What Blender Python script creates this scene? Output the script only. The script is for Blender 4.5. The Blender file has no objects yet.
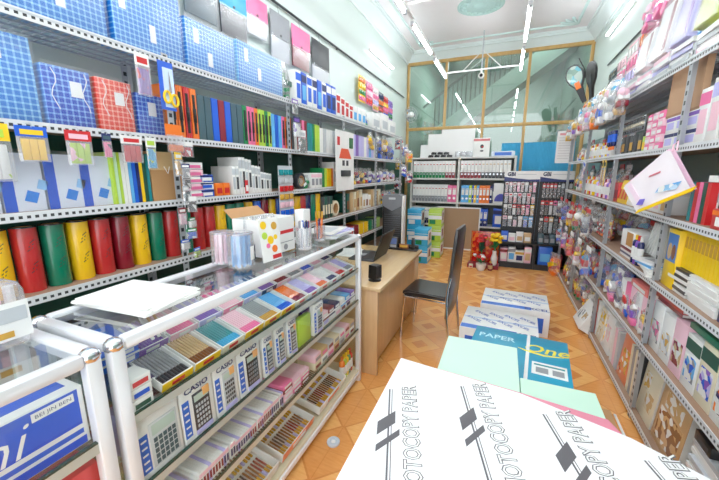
import bpy, bmesh, math, random
from mathutils import Matrix, Vector
random.seed(7)
PI = math.pi
C = bpy.context.scene.collection
R90 = PI / 2

# ------------------------------------------------------------------ colours and materials
def lin(c):
    return tuple((v / 12.92 if v <= .04045 else ((v + .055) / 1.055) ** 2.4) for v in c)

COL = {
    'white': (.93, .93, .92), 'cream': (.90, .86, .74), 'paper': (.95, .95, .93), 'grey': (.55, .56, .58), 'silver': (.74, .76, .78),
    'black': (.06, .06, .07), 'charcoal': (.20, .21, .23), 'red': (.80, .10, .12), 'maroon': (.52, .08, .14), 'pink': (.93, .42, .62),
    'light pink': (.96, .76, .82), 'orange': (.95, .45, .10), 'yellow': (.97, .78, .05), 'lime': (.70, .84, .25), 'green': (.05, .50, .27),
    'dark green': (.04, .30, .24), 'teal': (.05, .52, .55), 'light blue': (.35, .68, .92), 'blue': (.05, .34, .82), 'navy': (.07, .12, .36),
    'purple': (.48, .30, .70), 'lavender': (.74, .72, .93), 'brown': (.50, .30, .16), 'tan': (.80, .66, .46), 'kraft': (.72, .53, .34),
    'cyan': (.18, .66, .85), 'gold': (.80, .60, .20), 'pale green': (.76, .90, .72), 'mint': (.82, .94, .88), 'slate': (.22, .34, .38),
}
_M = {}

def nodes_of(name):
    m = bpy.data.materials.new(name)
    m.use_nodes = True
    nt = m.node_tree
    return m, nt, nt.nodes, nt.links, nt.nodes['Principled BSDF']

def mat(col, rough=.5, metal=0., emis=0., var=.10, scale=9., coat=0.):
    rgb = COL[col] if isinstance(col, str) else col
    key = (rgb, rough, metal, emis, var, scale, coat)
    if key in _M:
        return _M[key]
    m, nt, N, L, P = nodes_of('mat_' + (col.replace(' ', '_') if isinstance(col, str) else 'tone'))
    c = lin(rgb)
    tc = N.new('ShaderNodeTexCoord')
    nz = N.new('ShaderNodeTexNoise')
    nz.inputs['Scale'].default_value = scale
    nz.inputs['Detail'].default_value = 2
    L.new(tc.outputs['Object'], nz.inputs['Vector'])
    mx = N.new('ShaderNodeMix')
    mx.data_type = 'RGBA'
    mx.inputs[6].default_value = tuple(min(1, v * (1 + var)) for v in c) + (1,)
    mx.inputs[7].default_value = tuple(v * (1 - var) for v in c) + (1,)
    L.new(nz.outputs['Fac'], mx.inputs[0])
    L.new(mx.outputs[2], P.inputs['Base Color'])
    P.inputs['Roughness'].default_value = rough
    P.inputs['Metallic'].default_value = metal
    P.inputs['Coat Weight'].default_value = coat
    if emis:
        P.inputs['Emission Color'].default_value = c + (1,)
        P.inputs['Emission Strength'].default_value = emis
    _M[key] = m
    return m

def mnode(N, L, op, a, b=None):
    n = N.new('ShaderNodeMath')
    n.operation = op
    for i, v in enumerate((a, b)):
        if v is None:
            continue
        if isinstance(v, (int, float)):
            n.inputs[i].default_value = v
        else:
            L.new(v, n.inputs[i])
    return n.outputs[0]

def cmix(N, L, f, a, b):
    mx = N.new('ShaderNodeMix')
    mx.data_type = 'RGBA'
    for sock, v in ((mx.inputs[0], f), (mx.inputs[6], a), (mx.inputs[7], b)):
        if isinstance(v, tuple):
            sock.default_value = lin(v) + (1,)
        elif isinstance(v, (int, float)):
            sock.default_value = v
        else:
            L.new(v, sock)
    return mx.outputs[2]

def check_mat(base, light, period=.024, rough=.28):
    key = ('check', base, light, period)
    if key in _M:
        return _M[key]
    m, nt, N, L, P = nodes_of('mat_gingham')
    tc = N.new('ShaderNodeTexCoord')
    sp = N.new('ShaderNodeSeparateXYZ')
    L.new(tc.outputs['Object'], sp.inputs[0])
    fs = [mnode(N, L, 'LESS_THAN', mnode(N, L, 'FRACT', mnode(N, L, 'DIVIDE', sp.outputs[k], period)), .30) for k in (0, 2)]
    f = mnode(N, L, 'MULTIPLY', mnode(N, L, 'ADD', fs[0], fs[1]), .42)
    L.new(cmix(N, L, f, base, light), P.inputs['Base Color'])
    P.inputs['Roughness'].default_value = rough
    P.inputs['Coat Weight'].default_value = .15
    _M[key] = m
    return m

def slot_mat(axis, other, base=(.80, .81, .82), period=.032, duty=.5, lo=.010, hi=.024, metal=.0):
    """painted or galvanised angle with a row of slots along an object axis"""
    key = ('slot', axis, other, base, period, lo, hi)
    if key in _M:
        return _M[key]
    m, nt, N, L, P = nodes_of('mat_slotted_steel')
    tc = N.new('ShaderNodeTexCoord')
    sp = N.new('ShaderNodeSeparateXYZ')
    L.new(tc.outputs['Object'], sp.inputs[0])
    a = mnode(N, L, 'LESS_THAN', mnode(N, L, 'FRACT', mnode(N, L, 'DIVIDE', sp.outputs[axis], period)), duty)
    b = mnode(N, L, 'GREATER_THAN', sp.outputs[other], lo)
    c = mnode(N, L, 'LESS_THAN', sp.outputs[other], hi)
    f = mnode(N, L, 'MULTIPLY', mnode(N, L, 'MULTIPLY', a, b), c)
    L.new(cmix(N, L, f, base, (.16, .17, .18)), P.inputs['Base Color'])
    P.inputs['Roughness'].default_value = .4
    P.inputs['Metallic'].default_value = metal
    _M[key] = m
    return m

def clear_mat(tint=(1, 1, 1), gloss=.12, rough=.03, milky=0., name='mat_clear'):
    key = ('clear', tint, gloss, rough, milky)
    if key in _M:
        return _M[key]
    m = bpy.data.materials.new(name)
    m.use_nodes = True
    nt = m.node_tree
    N, L = nt.nodes, nt.links
    N.clear()
    out = N.new('ShaderNodeOutputMaterial')
    tr = N.new('ShaderNodeBsdfTransparent')
    tr.inputs[0].default_value = tint + (1,)
    gl = N.new('ShaderNodeBsdfGlossy')
    gl.inputs['Roughness'].default_value = rough
    fr = N.new('ShaderNodeLayerWeight')
    fr.inputs[0].default_value = .35
    f = mnode(N, L, 'ADD', mnode(N, L, 'MULTIPLY', fr.outputs['Facing'], gloss * 1.6), gloss * .35)
    mx = N.new('ShaderNodeMixShader')
    L.new(f, mx.inputs[0])
    L.new(tr.outputs[0], mx.inputs[1])
    L.new(gl.outputs[0], mx.inputs[2])
    s = mx.outputs[0]
    if milky:
        nz = N.new('ShaderNodeTexNoise')
        nz.inputs['Scale'].default_value = 30
        df = N.new('ShaderNodeBsdfDiffuse')
        df.inputs[0].default_value = (.95, .95, .97, 1)
        m2 = N.new('ShaderNodeMixShader')
        L.new(mnode(N, L, 'MULTIPLY', nz.outputs['Fac'], milky * 2), m2.inputs[0])
        L.new(s, m2.inputs[1])
        L.new(df.outputs[0], m2.inputs[2])
        s = m2.outputs[0]
    L.new(s, out.inputs[0])
    _M[key] = m
    return m

def multi_mat(cols, scale=18., rough=.25, sharp=True, coat=.3):
    """printed or mixed contents: blocks of a few colours"""
    key = ('multi', tuple(cols), scale, rough)
    if key in _M:
        return _M[key]
    m, nt, N, L, P = nodes_of('mat_mixed_colours')
    tc = N.new('ShaderNodeTexCoord')
    vo = N.new('ShaderNodeTexVoronoi')
    vo.inputs['Scale'].default_value = scale
    L.new(tc.outputs['Object'], vo.inputs['Vector'])
    rp = N.new('ShaderNodeValToRGB')
    rp.color_ramp.interpolation = 'CONSTANT' if sharp else 'LINEAR'
    el = rp.color_ramp.elements
    n = len(cols)
    for i, c in enumerate(cols):
        c = COL[c] if isinstance(c, str) else c
        e = el[i] if i < 2 else el.new(i / n)
        e.position = i / n
        e.color = lin(c) + (1,)
    sp = N.new('ShaderNodeSeparateColor')
    L.new(vo.outputs['Color'], sp.inputs[0])
    L.new(sp.outputs[0], rp.inputs[0])
    L.new(rp.outputs[0], P.inputs['Base Color'])
    P.inputs['Roughness'].default_value = rough
    P.inputs['Coat Weight'].default_value = coat
    _M[key] = m
    return m

def wood_mat(c1, c2, axis=2, rough=.35, scale=3.):
    key = ('wood', c1, c2, axis)
    if key in _M:
        return _M[key]
    m, nt, N, L, P = nodes_of('mat_wood')
    tc = N.new('ShaderNodeTexCoord')
    mp = N.new('ShaderNodeMapping')
    s = [9., 9., 9.]
    s[axis] = .7
    mp.inputs['Scale'].default_value = s
    L.new(tc.outputs['Object'], mp.inputs[0])
    nz = N.new('ShaderNodeTexNoise')
    nz.inputs['Scale'].default_value = scale
    nz.inputs['Detail'].default_value = 5
    nz.inputs['Distortion'].default_value = .6
    L.new(mp.outputs[0], nz.inputs['Vector'])
    L.new(cmix(N, L, nz.outputs['Fac'], c1, c2), P.inputs['Base Color'])
    P.inputs['Roughness'].default_value = rough
    _M[key] = m
    return m

def floor_mat():
    m, nt, N, L, P = nodes_of('mat_parquet_tile')
    tc = N.new('ShaderNodeTexCoord')
    sp = N.new('ShaderNodeSeparateXYZ')
    L.new(tc.outputs['Object'], sp.inputs[0])
    T = .40
    u = mnode(N, L, 'FRACT', mnode(N, L, 'DIVIDE', sp.outputs[0], T))
    v = mnode(N, L, 'FRACT', mnode(N, L, 'DIVIDE', mnode(N, L, 'ADD', sp.outputs[1], .16), T))
    du = mnode(N, L, 'ABSOLUTE', mnode(N, L, 'SUBTRACT', u, .5))
    dv = mnode(N, L, 'ABSOLUTE', mnode(N, L, 'SUBTRACT', v, .5))
    d = mnode(N, L, 'ADD', du, dv)
    nz = N.new('ShaderNodeTexNoise')
    nz.inputs['Scale'].default_value = 14
    nz.inputs['Detail'].default_value = 4
    mp = N.new('ShaderNodeMapping')
    mp.inputs['Rotation'].default_value = (0, 0, .785)
    mp.inputs['Scale'].default_value = (1, 5, 1)
    L.new(tc.outputs['Object'], mp.inputs[0])
    L.new(mp.outputs[0], nz.inputs['Vector'])
    base = cmix(N, L, nz.outputs['Fac'], (.95, .67, .37), (.85, .52, .24))
    light = cmix(N, L, nz.outputs['Fac'], (.99, .76, .46), (.90, .60, .30))
    dark = cmix(N, L, nz.outputs['Fac'], (.88, .56, .29), (.79, .46, .21))
    c = cmix(N, L, mnode(N, L, 'LESS_THAN', d, .46), base, light)
    c = cmix(N, L, mnode(N, L, 'LESS_THAN', d, .20), c, dark)
    ring = mnode(N, L, 'MULTIPLY', mnode(N, L, 'GREATER_THAN', d, .46), mnode(N, L, 'LESS_THAN', d, .50))
    c = cmix(N, L, mnode(N, L, 'MULTIPLY', ring, .75), c, dark)
    edge = mnode(N, L, 'GREATER_THAN', mnode(N, L, 'MAXIMUM', du, dv), .492)
    c = cmix(N, L, mnode(N, L, 'MULTIPLY', edge, .6), c, dark)
    L.new(c, P.inputs['Base Color'])
    P.inputs['Roughness'].default_value = .16
    P.inputs['Specular IOR Level'].default_value = .5
    return m

def wall_mat(name, upper, lower, split):
    m, nt, N, L, P = nodes_of(name)
    tc = N.new('ShaderNodeTexCoord')
    sp = N.new('ShaderNodeSeparateXYZ')
    L.new(tc.outputs['Object'], sp.inputs[0])
    nz = N.new('ShaderNodeTexNoise')
    nz.inputs['Scale'].default_value = 1.5
    nz.inputs['Detail'].default_value = 3
    up = cmix(N, L, nz.outputs['Fac'], upper, tuple(v * .95 for v in upper))
    L.new(cmix(N, L, mnode(N, L, 'LESS_THAN', sp.outputs[2], split), up, lower), P.inputs['Base Color'])
    P.inputs['Roughness'].default_value = .45
    return m

GLASS = lambda: clear_mat((.93, .98, .96), .16, .02)
WRAP = lambda: clear_mat((.98, .98, 1), .16, .22, .03)
POUCH = lambda: clear_mat((.97, .97, .98), .30, .15, .14)

# ------------------------------------------------------------------ mesh building
class MB:
    def __init__(s):
        s.bm = bmesh.new()
        s.mi = 0

    def _mark(s, geo):
        for f in geo:
            f.material_index = s.mi

    def box(s, x0, x1, y0, y1, z0, z1, bev=0., mx=None):
        g = bmesh.ops.create_cube(s.bm, size=1)
        vs = g['verts']
        M = Matrix.Translation(((x0 + x1) / 2, (y0 + y1) / 2, (z0 + z1) / 2)) @ Matrix.Diagonal((abs(x1 - x0), abs(y1 - y0), abs(z1 - z0), 1))
        if mx is not None:
            M = mx @ M
        bmesh.ops.transform(s.bm, matrix=M, verts=vs)
        fs = set(f for v in vs for f in v.link_faces)
        s._mark(fs)
        if bev:
            es = list(set(e for v in vs for e in v.link_edges))
            r = bmesh.ops.bevel(s.bm, geom=es, offset=bev, segments=2, affect='EDGES', profile=.5, material=s.mi)
            s._mark(r['faces'])
        return s

    def poly(s, pts):
        f = s.bm.faces.new([s.bm.verts.new(p) for p in pts])
        f.material_index = s.mi
        return s

    def prism(s, pts, vec):
        """closed prism: polygon of 3-D points swept by vec"""
        v = Vector(vec)
        a = [s.bm.verts.new(p) for p in pts]
        b = [s.bm.verts.new(Vector(p) + v) for p in pts]
        n = len(pts)
        fs = [s.bm.faces.new(a[::-1]), s.bm.faces.new(b)]
        for i in range(n):
            fs.append(s.bm.faces.new((a[i], a[(i + 1) % n], b[(i + 1) % n], b[i])))
        s._mark(fs)
        return s

    def lathe(s, prof, n=16, mx=None, cx=0, cy=0, cap=True):
        rings = []
        for r, z in prof:
            ring = []
            for k in range(n):
                p = Vector((cx + r * math.cos(2 * PI * k / n), cy + r * math.sin(2 * PI * k / n), z))
                ring.append(s.bm.verts.new(mx @ p if mx is not None else p))
            rings.append(ring)
        for a, b in zip(rings, rings[1:]):
            for k in range(n):
                f = s.bm.faces.new((a[k], a[(k + 1) % n], b[(k + 1) % n], b[k]))
                f.material_index = s.mi
        if cap:
            for ring, rev in ((rings[0], True), (rings[-1], False)):
                f = s.bm.faces.new(ring[::-1] if rev else ring)
                f.material_index = s.mi
        return s

    def tube(s, pts, r, n=8, closed=False, radii=None):
        P = [Vector(p) for p in pts]
        m = len(P)
        rings = []
        up = None
        for i in range(m):
            if closed:
                t = P[(i + 1) % m] - P[i - 1]
            else:
                t = P[min(i + 1, m - 1)] - P[max(i - 1, 0)]
            t.normalize()
            if up is None:
                up = Vector((0, 0, 1)) if abs(t.z) < .9 else Vector((1, 0, 0))
            x = up.cross(t)
            if x.length < 1e-5:
                x = Vector((1, 0, 0)).cross(t)
            x.normalize()
            y = t.cross(x)
            up = y
            rr = radii[i] if radii else r
            rings.append([s.bm.verts.new(P[i] + (x * math.cos(2 * PI * k / n) + y * math.sin(2 * PI * k / n)) * rr) for k in range(n)])
        pairs = list(zip(rings, rings[1:])) + ([(rings[-1], rings[0])] if closed else [])
        for a, b in pairs:
            for k in range(n):
                f = s.bm.faces.new((a[k], a[(k + 1) % n], b[(k + 1) % n], b[k]))
                f.material_index = s.mi
        if not closed:
            s.bm.faces.new(rings[0][::-1]).material_index = s.mi
            s.bm.faces.new(rings[-1]).material_index = s.mi
        return s

    def ball(s, c, r, sz=(1, 1, 1), sub=2, rnd=0.):
        g = bmesh.ops.create_icosphere(s.bm, subdivisions=sub, radius=r)
        for v in g['verts']:
            k = 1 + (random.random() - .5) * rnd
            v.co = Vector((c[0] + v.co.x * sz[0] * k, c[1] + v.co.y * sz[1] * k, c[2] + v.co.z * sz[2] * k))
        s._mark(set(f for v in g['verts'] for f in v.link_faces))
        return s

    def mesh(s, name, mats, smooth=True):
        bmesh.ops.recalc_face_normals(s.bm, faces=s.bm.faces[:])
        me = bpy.data.meshes.new(name)
        s.bm.to_mesh(me)
        s.bm.free()
        if not isinstance(mats, (list, tuple)):
            mats = [mats]
        for m in mats:
            me.materials.append(m)
        if smooth:
            me.polygons.foreach_set('use_smooth', [True] * len(me.polygons))
            me.set_sharp_from_angle(angle=math.radians(34))
        return me

def bx(name, m, x0, x1, y0, y1, z0, z1, bev=0., mx=None):
    return MB().box(x0, x1, y0, y1, z0, z1, bev, mx).mesh(name, m)

_T = {}
def text_mesh(body, size, m, mx, shear=0., width=None, bold=0.):
    """flat lettering as mesh; local x runs along the writing, mx places it"""
    k = (body, size, shear, bold)
    if k not in _T:
        cu = bpy.data.curves.new('lettering', 'FONT')
        cu.body = body
        cu.size = size
        cu.align_x = 'CENTER'
        cu.align_y = 'CENTER'
        cu.shear = shear
        cu.offset = bold
        cu.resolution_u = 2
        ob = bpy.data.objects.new('lettering_tmp', cu)
        C.objects.link(ob)
        dg = bpy.context.evaluated_depsgraph_get()
        dg.update()
        me = bpy.data.meshes.new_from_object(ob.evaluated_get(dg))
        bpy.data.objects.remove(ob)
        bpy.data.curves.remove(cu)
        _T[k] = me
    me = _T[k].copy()
    me.materials.clear()
    me.materials.append(m)
    if width:
        xs = [v.co.x for v in me.vertices]
        sc = width / (max(xs) - min(xs))
        me.transform(Matrix.Diagonal((sc, 1, 1, 1)))
    me.transform(mx)
    me.name = 'lettering'
    return me

def front_mx(x, y, z, roll=0.):
    """writing on a face that looks towards -Y"""
    return Matrix.Translation((x, y, z)) @ Matrix.Rotation(R90, 4, 'X') @ Matrix.Rotation(roll, 4, 'Z')

# ------------------------------------------------------------------ things, parts, labels
REG = {}
ORD = ['first', 'second', 'third', 'fourth', 'fifth', 'sixth', 'seventh', 'eighth', 'ninth', 'tenth', 'eleventh', 'twelfth', 'thirteenth', 'fourteenth', 'fifteenth', 'sixteenth', 'seventeenth', 'eighteenth', 'nineteenth']
def nth(i):
    if i < 19:
        return ORD[i]
    i += 1
    t = {2: 'twent', 3: 'thirt', 4: 'fort', 5: 'fift', 6: 'sixt', 7: 'sevent', 8: 'eight', 9: 'ninet'}[i // 10]
    return t + 'ieth' if i % 10 == 0 else t + 'y-' + ORD[i % 10 - 1]

def tag(o, desc, place, cat, group=None, order='from the near end'):
    o['category'] = cat
    if group:
        o['group'] = group
    REG.setdefault((desc, place, order), []).append(o)

def finish_labels():
    for (desc, place, order), os_ in REG.items():
        for i, o in enumerate(os_):
            if len(os_) == 1:
                t = f'{desc} {place}'.strip()
            else:
                pl = 'of ' + place[3:] if place.startswith('on ') and order.endswith(('end', 'side')) else place
                t = f'{nth(i)} {desc} {order} {pl}'.strip()
            o['label'] = t
            n = len(t.split())
            if n > 16 or n < 4:
                print('LABEL LENGTH', n, t)

class P_:
    """a part of a recipe: name, mesh, sub-parts, place, own label"""
    def __init__(s, name, me, subs=(), loc=None, label=None, rot=None):
        s.name, s.me, s.subs, s.loc, s.label, s.rot = name, me, subs, loc, label, rot

def link_part(p, parent):
    o = bpy.data.objects.new(p.name, p.me)
    C.objects.link(o)
    o.parent = parent
    if p.loc:
        o.location = p.loc
    if p.rot:
        o.rotation_euler = p.rot
    if p.label:
        o['label'] = p.label
    for q in p.subs:
        link_part(q, o)
    return o

def put(rec, name, desc, place, cat, loc, rz=0., group=None, order='from the near end', rot=None):
    """rec: a mesh (thing of one mesh) or a list of P_"""
    o = bpy.data.objects.new(name, rec if isinstance(rec, bpy.types.Mesh) else None)
    C.objects.link(o)
    o.location = loc
    o.rotation_euler = rot if rot else (0, 0, rz)
    if not isinstance(rec, bpy.types.Mesh):
        o.empty_display_size = .05
        for p in rec:
            link_part(p, o)
    tag(o, desc, place, cat, group, order)
    return o

def struct(name, me, loc=(0, 0, 0), parts=()):
    o = bpy.data.objects.new(name, me)
    C.objects.link(o)
    o.location = loc
    o['kind'] = 'structure'
    for p in parts:
        link_part(p, o)
    return o

_R = {}
def memo(fn):
    def w(*a, **k):
        key = (fn.__name__, a, tuple(sorted(k.items())))
        if key not in _R:
            _R[key] = fn(*a, **k)
        return _R[key]
    return w

r3 = lambda v: round(v, 3)
# ------------------------------------------------------------------ recipes (front towards -Y, origin at the bottom centre of the front)
@memo
def r_book(t, h, d, col, lab='', rough=.35):
    """upright book, spine to the front; t thickness along x"""
    c = min(.003, t * .18)
    cov = MB().prism([(-t / 2, 0, 0), (t / 2, 0, 0), (t / 2, d, 0), (t / 2 - c, d, 0), (t / 2 - c, c, 0), (-t / 2 + c, c, 0), (-t / 2 + c, d, 0), (-t / 2, d, 0)], (0, 0, h)).mesh('cover', mat(col, rough, coat=.2))
    pg = bx('pages', mat('paper', .8), -t / 2 + c, t / 2 - c, c, d - .004, .004, h - .004)
    subs = []
    if lab:
        subs = [P_('spine_label', bx('spine_label', mat(lab, .5), -t * .38, t * .38, -.0012, .0005, h * .55, h * .85))]
    return [P_('cover', cov, subs), P_('pages', pg)]

@memo
def r_file(t, h, d, col, band='black'):
    """expanding file with an elastic strap and slider on the spine"""
    b = MB()
    n = 3
    pts = [(-t / 2, d, 0), (-t / 2, 0, 0)]
    for i in range(n):
        x = -t / 2 + t * (i + .5) / n
        pts += [(x, .004, 0), (-t / 2 + t * (i + 1) / n, 0, 0)]
    pts += [(t / 2, d, 0)]
    body = b.prism(pts, (0, 0, h)).mesh('body', mat(col, .3, coat=.4))
    strap = bx('strap', mat(band, .6), -t * .2, t * .2, -.003, .001, h * .12, h * .88)
    clip = bx('slider', mat(band, .4), -t * .26, t * .26, -.006, .001, h * .34, h * .62, .001)
    return [P_('body', body), P_('strap', strap, [P_('slider', clip)])]

@memo
def r_binder(w, h, d, low, top='white', ring='grey', dot='red'):
    b = MB().box(-w / 2, w / 2, 0, d, h * .0, h, .002).mesh('case', mat(top, .45))
    lo = bx('spine_base', mat(low, .45), -w / 2 + .0008, w / 2 - .0008, -.0012, .001, .004, h * .34)
    hole = MB().lathe([(w * .18, 0), (w * .30, .001), (w * .30, .003)], 12, front_mx(0, -.0005, h * .24)).mesh('finger_ring', mat(ring, .3, .8))
    lab = bx('spine_label', mat('paper', .6), -w * .36, w * .36, -.0016, .001, h * .45, h * .84)
    dt = bx('label_mark', mat(dot, .5), -w * .30, w * .30, -.0022, 0, h * .77, h * .81)
    return [P_('case', b), P_('spine_base', lo, [P_('finger_ring', hole)]), P_('spine_label', lab, [P_('label_mark', dt)])]

@memo
def r_tape(col, r=.044, h=.275, n=6):
    pr = []
    s = h / n
    tcol = {'red': (.74, .15, .15), 'green': (.03, .44, .32), 'yellow': (.96, .74, .09)}.get(col, col)
    pr = [(r - .001, 0), (r, .002), (r, h - .002), (r - .001, h)]
    body = MB().lathe(pr, 24, cy=r).mesh('roll', mat(tcol, .26, var=.10, scale=3., coat=.25))
    q = MB()
    for i in range(3):
        a0 = -1.9 + i * .12
        for j in range(2):
            zz = h * (.30 + .34 * j + .06 * i)
            q.poly([((r + .0008) * math.cos(a0 + t), r + (r + .0008) * math.sin(a0 + t), zz + dz + t * .03) for t, dz in ((0, 0), (.45, .0), (.45, .006), (0, .006))])
    prn = q.mesh('print', mat(tuple(v * .45 for v in COL[col]), .4))
    top = MB().lathe([(r * .97, h), (r * .97, h + .004), (r * .80, h + .005), (r * .72, h + .001)], 20, cy=r).mesh('shrink_cap', mat('charcoal', .25, coat=.4))
    core = MB().lathe([(r * .72, h - .004), (r * .72, h + .003), (r * .55, h + .003), (r * .55, h - .004)], 16, cy=r).mesh('core', mat('tan', .8))
    return [P_('roll', body, [P_('print', prn)]), P_('shrink_cap', top), P_('core', core)]

@memo
def r_checkpack(w, h, d, col, labs, ties=False):
    base, light = {'light blue': ((.03, .45, .82), (.66, .90, .99)), 'blue': ((.03, .26, .72), (.60, .80, .98)), 'red': ((.88, .22, .14), (.98, .78, .70))}[col]
    parts = []
    b = MB().box(-w / 2, w / 2, .004, d, 0, h, .003).mesh('covers', check_mat(base, light))
    subs = []
    for (x, z, lw, lh) in labs:
        m = MB().box(x - lw / 2, x + lw / 2, .0015, .0045, z - lh / 2, z + lh / 2).mesh('title_label', mat('white', .5))
        subs.append(P_('title_label', m))
    parts.append(P_('covers', b, subs))
    if ties:
        t = MB()
        for sx in (-.30, .34):
            p = [(w * sx + .012 * math.sin(k * 1.3 + sx), -.001, h * (.95 - k * .11)) for k in range(7)]
            t.tube(p, .0018, 5)
        parts.append(P_('ribbon_tie', t.mesh('ribbon_tie', mat('white', .6))))
    wr = MB()
    nx, nz = 7, 5
    vs = [[wr.bm.verts.new((-w / 2 - .004 + (w + .008) * i / nx, -.002 - random.random() * .006, -.001 + (h + .012) * j / nz)) for i in range(nx + 1)] for j in range(nz + 1)]
    for j in range(nz):
        for i in range(nx):
            wr.bm.faces.new((vs[j][i], vs[j][i + 1], vs[j + 1][i + 1], vs[j + 1][i]))
    parts.append(P_('plastic_wrap', wr.mesh('plastic_wrap', WRAP())))
    return parts

@memo
def r_packet(w, h, card, main, accent='white', hook=True, thick=.012):
    """hanging blister packet; origin at its hang hole"""
    c = bx('header_card', mat(card, .4, coat=.3), -w / 2, w / 2, -.001, .001, -h * .30, 0)
    subs = [P_('card_print', bx('card_print', mat(accent, .5), -w * .36, w * .36, -.0022, 0, -h * .24, -h * .10))]
    b = MB()
    pr = [(-w / 2, 0), (-w * .42, -thick / 2), (w * .42, -thick / 2), (w / 2, 0), (w * .42, thick / 2), (-w * .42, thick / 2)]
    pouch = b.prism([(x, y, -h) for x, y in pr], (0, 0, h * .70)).mesh('pouch', POUCH())
    ins = MB()
    n = 3
    for i in range(n):
        x0 = -w * .38 + i * w * .76 / n
        ins.box(x0 + .001, x0 + w * .76 / n - .001, -thick * .35, thick * .35, -h * .96, -h * .36, .001)
    P = [P_('header_card', c, subs), P_('contents', ins.mesh('contents', multi_mat((main, accent, main), 40)),), P_('pouch', pouch)]
    if hook:
        k = MB().tube([(0, .03, .012), (0, 0, .012), (0, -.008, .004), (0, -.004, -.004)], .0016, 6)
        P.append(P_('hook', k.mesh('hook', mat('silver', .3, .9))))
    return P

@memo
def r_box(w, h, d, col, label='white', band='', lid=False, txt=''):
    b = MB().box(-w / 2, w / 2, 0, d, 0, h, min(.003, min(w, h) * .05)).mesh('carton', mat(col, .4, coat=.15))
    subs = []
    if label:
        subs.append(P_('label_panel', bx('label_panel', multi_mat(label, 34) if isinstance(label, tuple) and isinstance(label[0], str) else mat(label, .5), -w * .36, w * .36, -.001, .001, h * .18, h * .62)))
    if band:
        subs.append(P_('colour_band', bx('colour_band', mat(band, .5), -w * .497, w * .497, -.0008, .001, h * .70, h * .92)))
    if txt:
        subs.append(P_('lettering', text_mesh(txt, h * .22, mat('navy', .5), front_mx(0, -.0022, h * .40), width=w * .6)))
    P = [P_('carton', b, subs)]
    if lid:
        P.append(P_('flap', bx('flap', mat(col, .5), -w / 2, w / 2, d * .48, d * .52, h, h + .0015)))
    return P

@memo
def r_flatbook(w, t, d, col, edge='paper', lab=''):
    """book or notebook lying flat: spine to the front"""
    c = min(.002, t * .2)
    cov = MB().prism([(-w / 2, 0, 0), (-w / 2, d, 0), (-w / 2, d, c), (-w / 2, c, c), (-w / 2, c, t - c), (-w / 2, d, t - c), (-w / 2, d, t), (-w / 2, 0, t)], (w, 0, 0)).mesh('cover', mat(col, .3, coat=.3))
    pg = bx('pages', mat(edge, .8), -w / 2 + .003, w / 2 - .003, c, d - .003, c, t - c)
    subs = []
    if lab:
        subs = [P_('cover_print', bx('cover_print', mat(lab, .4), -w * .3, w * .3, d * .2, d * .75, t - .0005, t + .0006))]
    return [P_('cover', cov, subs), P_('pages', pg)]

@memo
def r_bag(w, h, d, cols, card='', seed=0):
    """soft plastic toy bag, sealed at the top, contents showing"""
    rr = random.Random(seed * 17 + 3)
    b = MB()
    nx, nz = 8, 7
    grids = []
    for side in (-1, 1):
        g = []
        for j in range(nz + 1):
            row = []
            v = j / nz
            for i in range(nx + 1):
                u = i / nx
                bul = (math.sin(PI * u) ** .55) * (math.sin(PI * min(1, v * .90 + .06)) ** .6) * (1 - .45 * v)
                edge = i in (0, nx) or j in (0, nz)
                y = d / 2 + side * d * .5 * bul * (1 if edge else rr.uniform(.72, 1.08))
                row.append(Vector((w * (u - .5) * (1 - .10 * v) + (0 if edge else rr.uniform(-.05, .05) * w / 3), y, h * v * (1 if j < nz else rr.uniform(.96, 1.03)))))
            g.append(row)
        grids.append(g)
    for k, g in enumerate(grids):
        vs = [[b.bm.verts.new(p) for p in row] for row in g]
        for j in range(nz):
            for i in range(nx):
                b.bm.faces.new((vs[j][i], vs[j][i + 1], vs[j + 1][i + 1], vs[j + 1][i]))
    bmesh.ops.remove_doubles(b.bm, verts=b.bm.verts[:], dist=.0006)
    bag = b.mesh('bag', POUCH())
    parts = [P_('bag', bag)]
    ins = MB().box(-w * .40, w * .40, d * .55, d * .62, h * .05, h * .78, .002)
    parts.append(P_('insert_card', ins.mesh('insert_card', multi_mat(tuple(cols), 26, .3))))
    for k in range(4):
        c = MB()
        cx = w * rr.uniform(-.24, .24)
        cz = h * (.14 + .17 * k)
        s = min(w, h) * rr.uniform(.16, .30)
        if k == 3:
            c.ball((cx, d * .5, cz), s, (1, min(1, d * .42 / s), .8), 2, .1)
        else:
            M = Matrix.Translation((cx, d * .5, cz)) @ Matrix.Rotation(rr.uniform(-.7, .7), 4, 'Y')
            c.box(-s, s, -d * .36, d * .36, -s * .55, s * .55, s * .15, M)
        parts.append(P_('toy_piece', c.mesh('toy_piece', mat(cols[k % len(cols)], .3, coat=.3))))
    if card:
        parts.append(P_('header_card', MB().box(-w * .44, w * .44, d / 2 - .0035, d / 2 + .0035, h * .93, h * 1.12).mesh('header_card', mat(card, .4))))
    return parts

@memo
def r_jar(r, h, col, lid='white', lab='white'):
    b = MB().lathe([(r * .9, 0), (r, .004), (r, h * .74), (r * .8, h * .80), (r * .45, h * .83)], 14, cy=r).mesh('bottle', mat(col, .25, coat=.4))
    l = MB().lathe([(r * .46, h * .82), (r * .46, h), (r * .3, h)], 12, cy=r).mesh('lid', mat(lid, .35))
    s = MB().lathe([(r * 1.01, h * .2), (r * 1.02, h * .22), (r * 1.02, h * .58), (r * 1.01, h * .6)], 14, cy=r, cap=False).mesh('label_sleeve', mat(lab, .5))
    return [P_('bottle', b, [P_('label_sleeve', s)]), P_('lid', l)]

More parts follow.
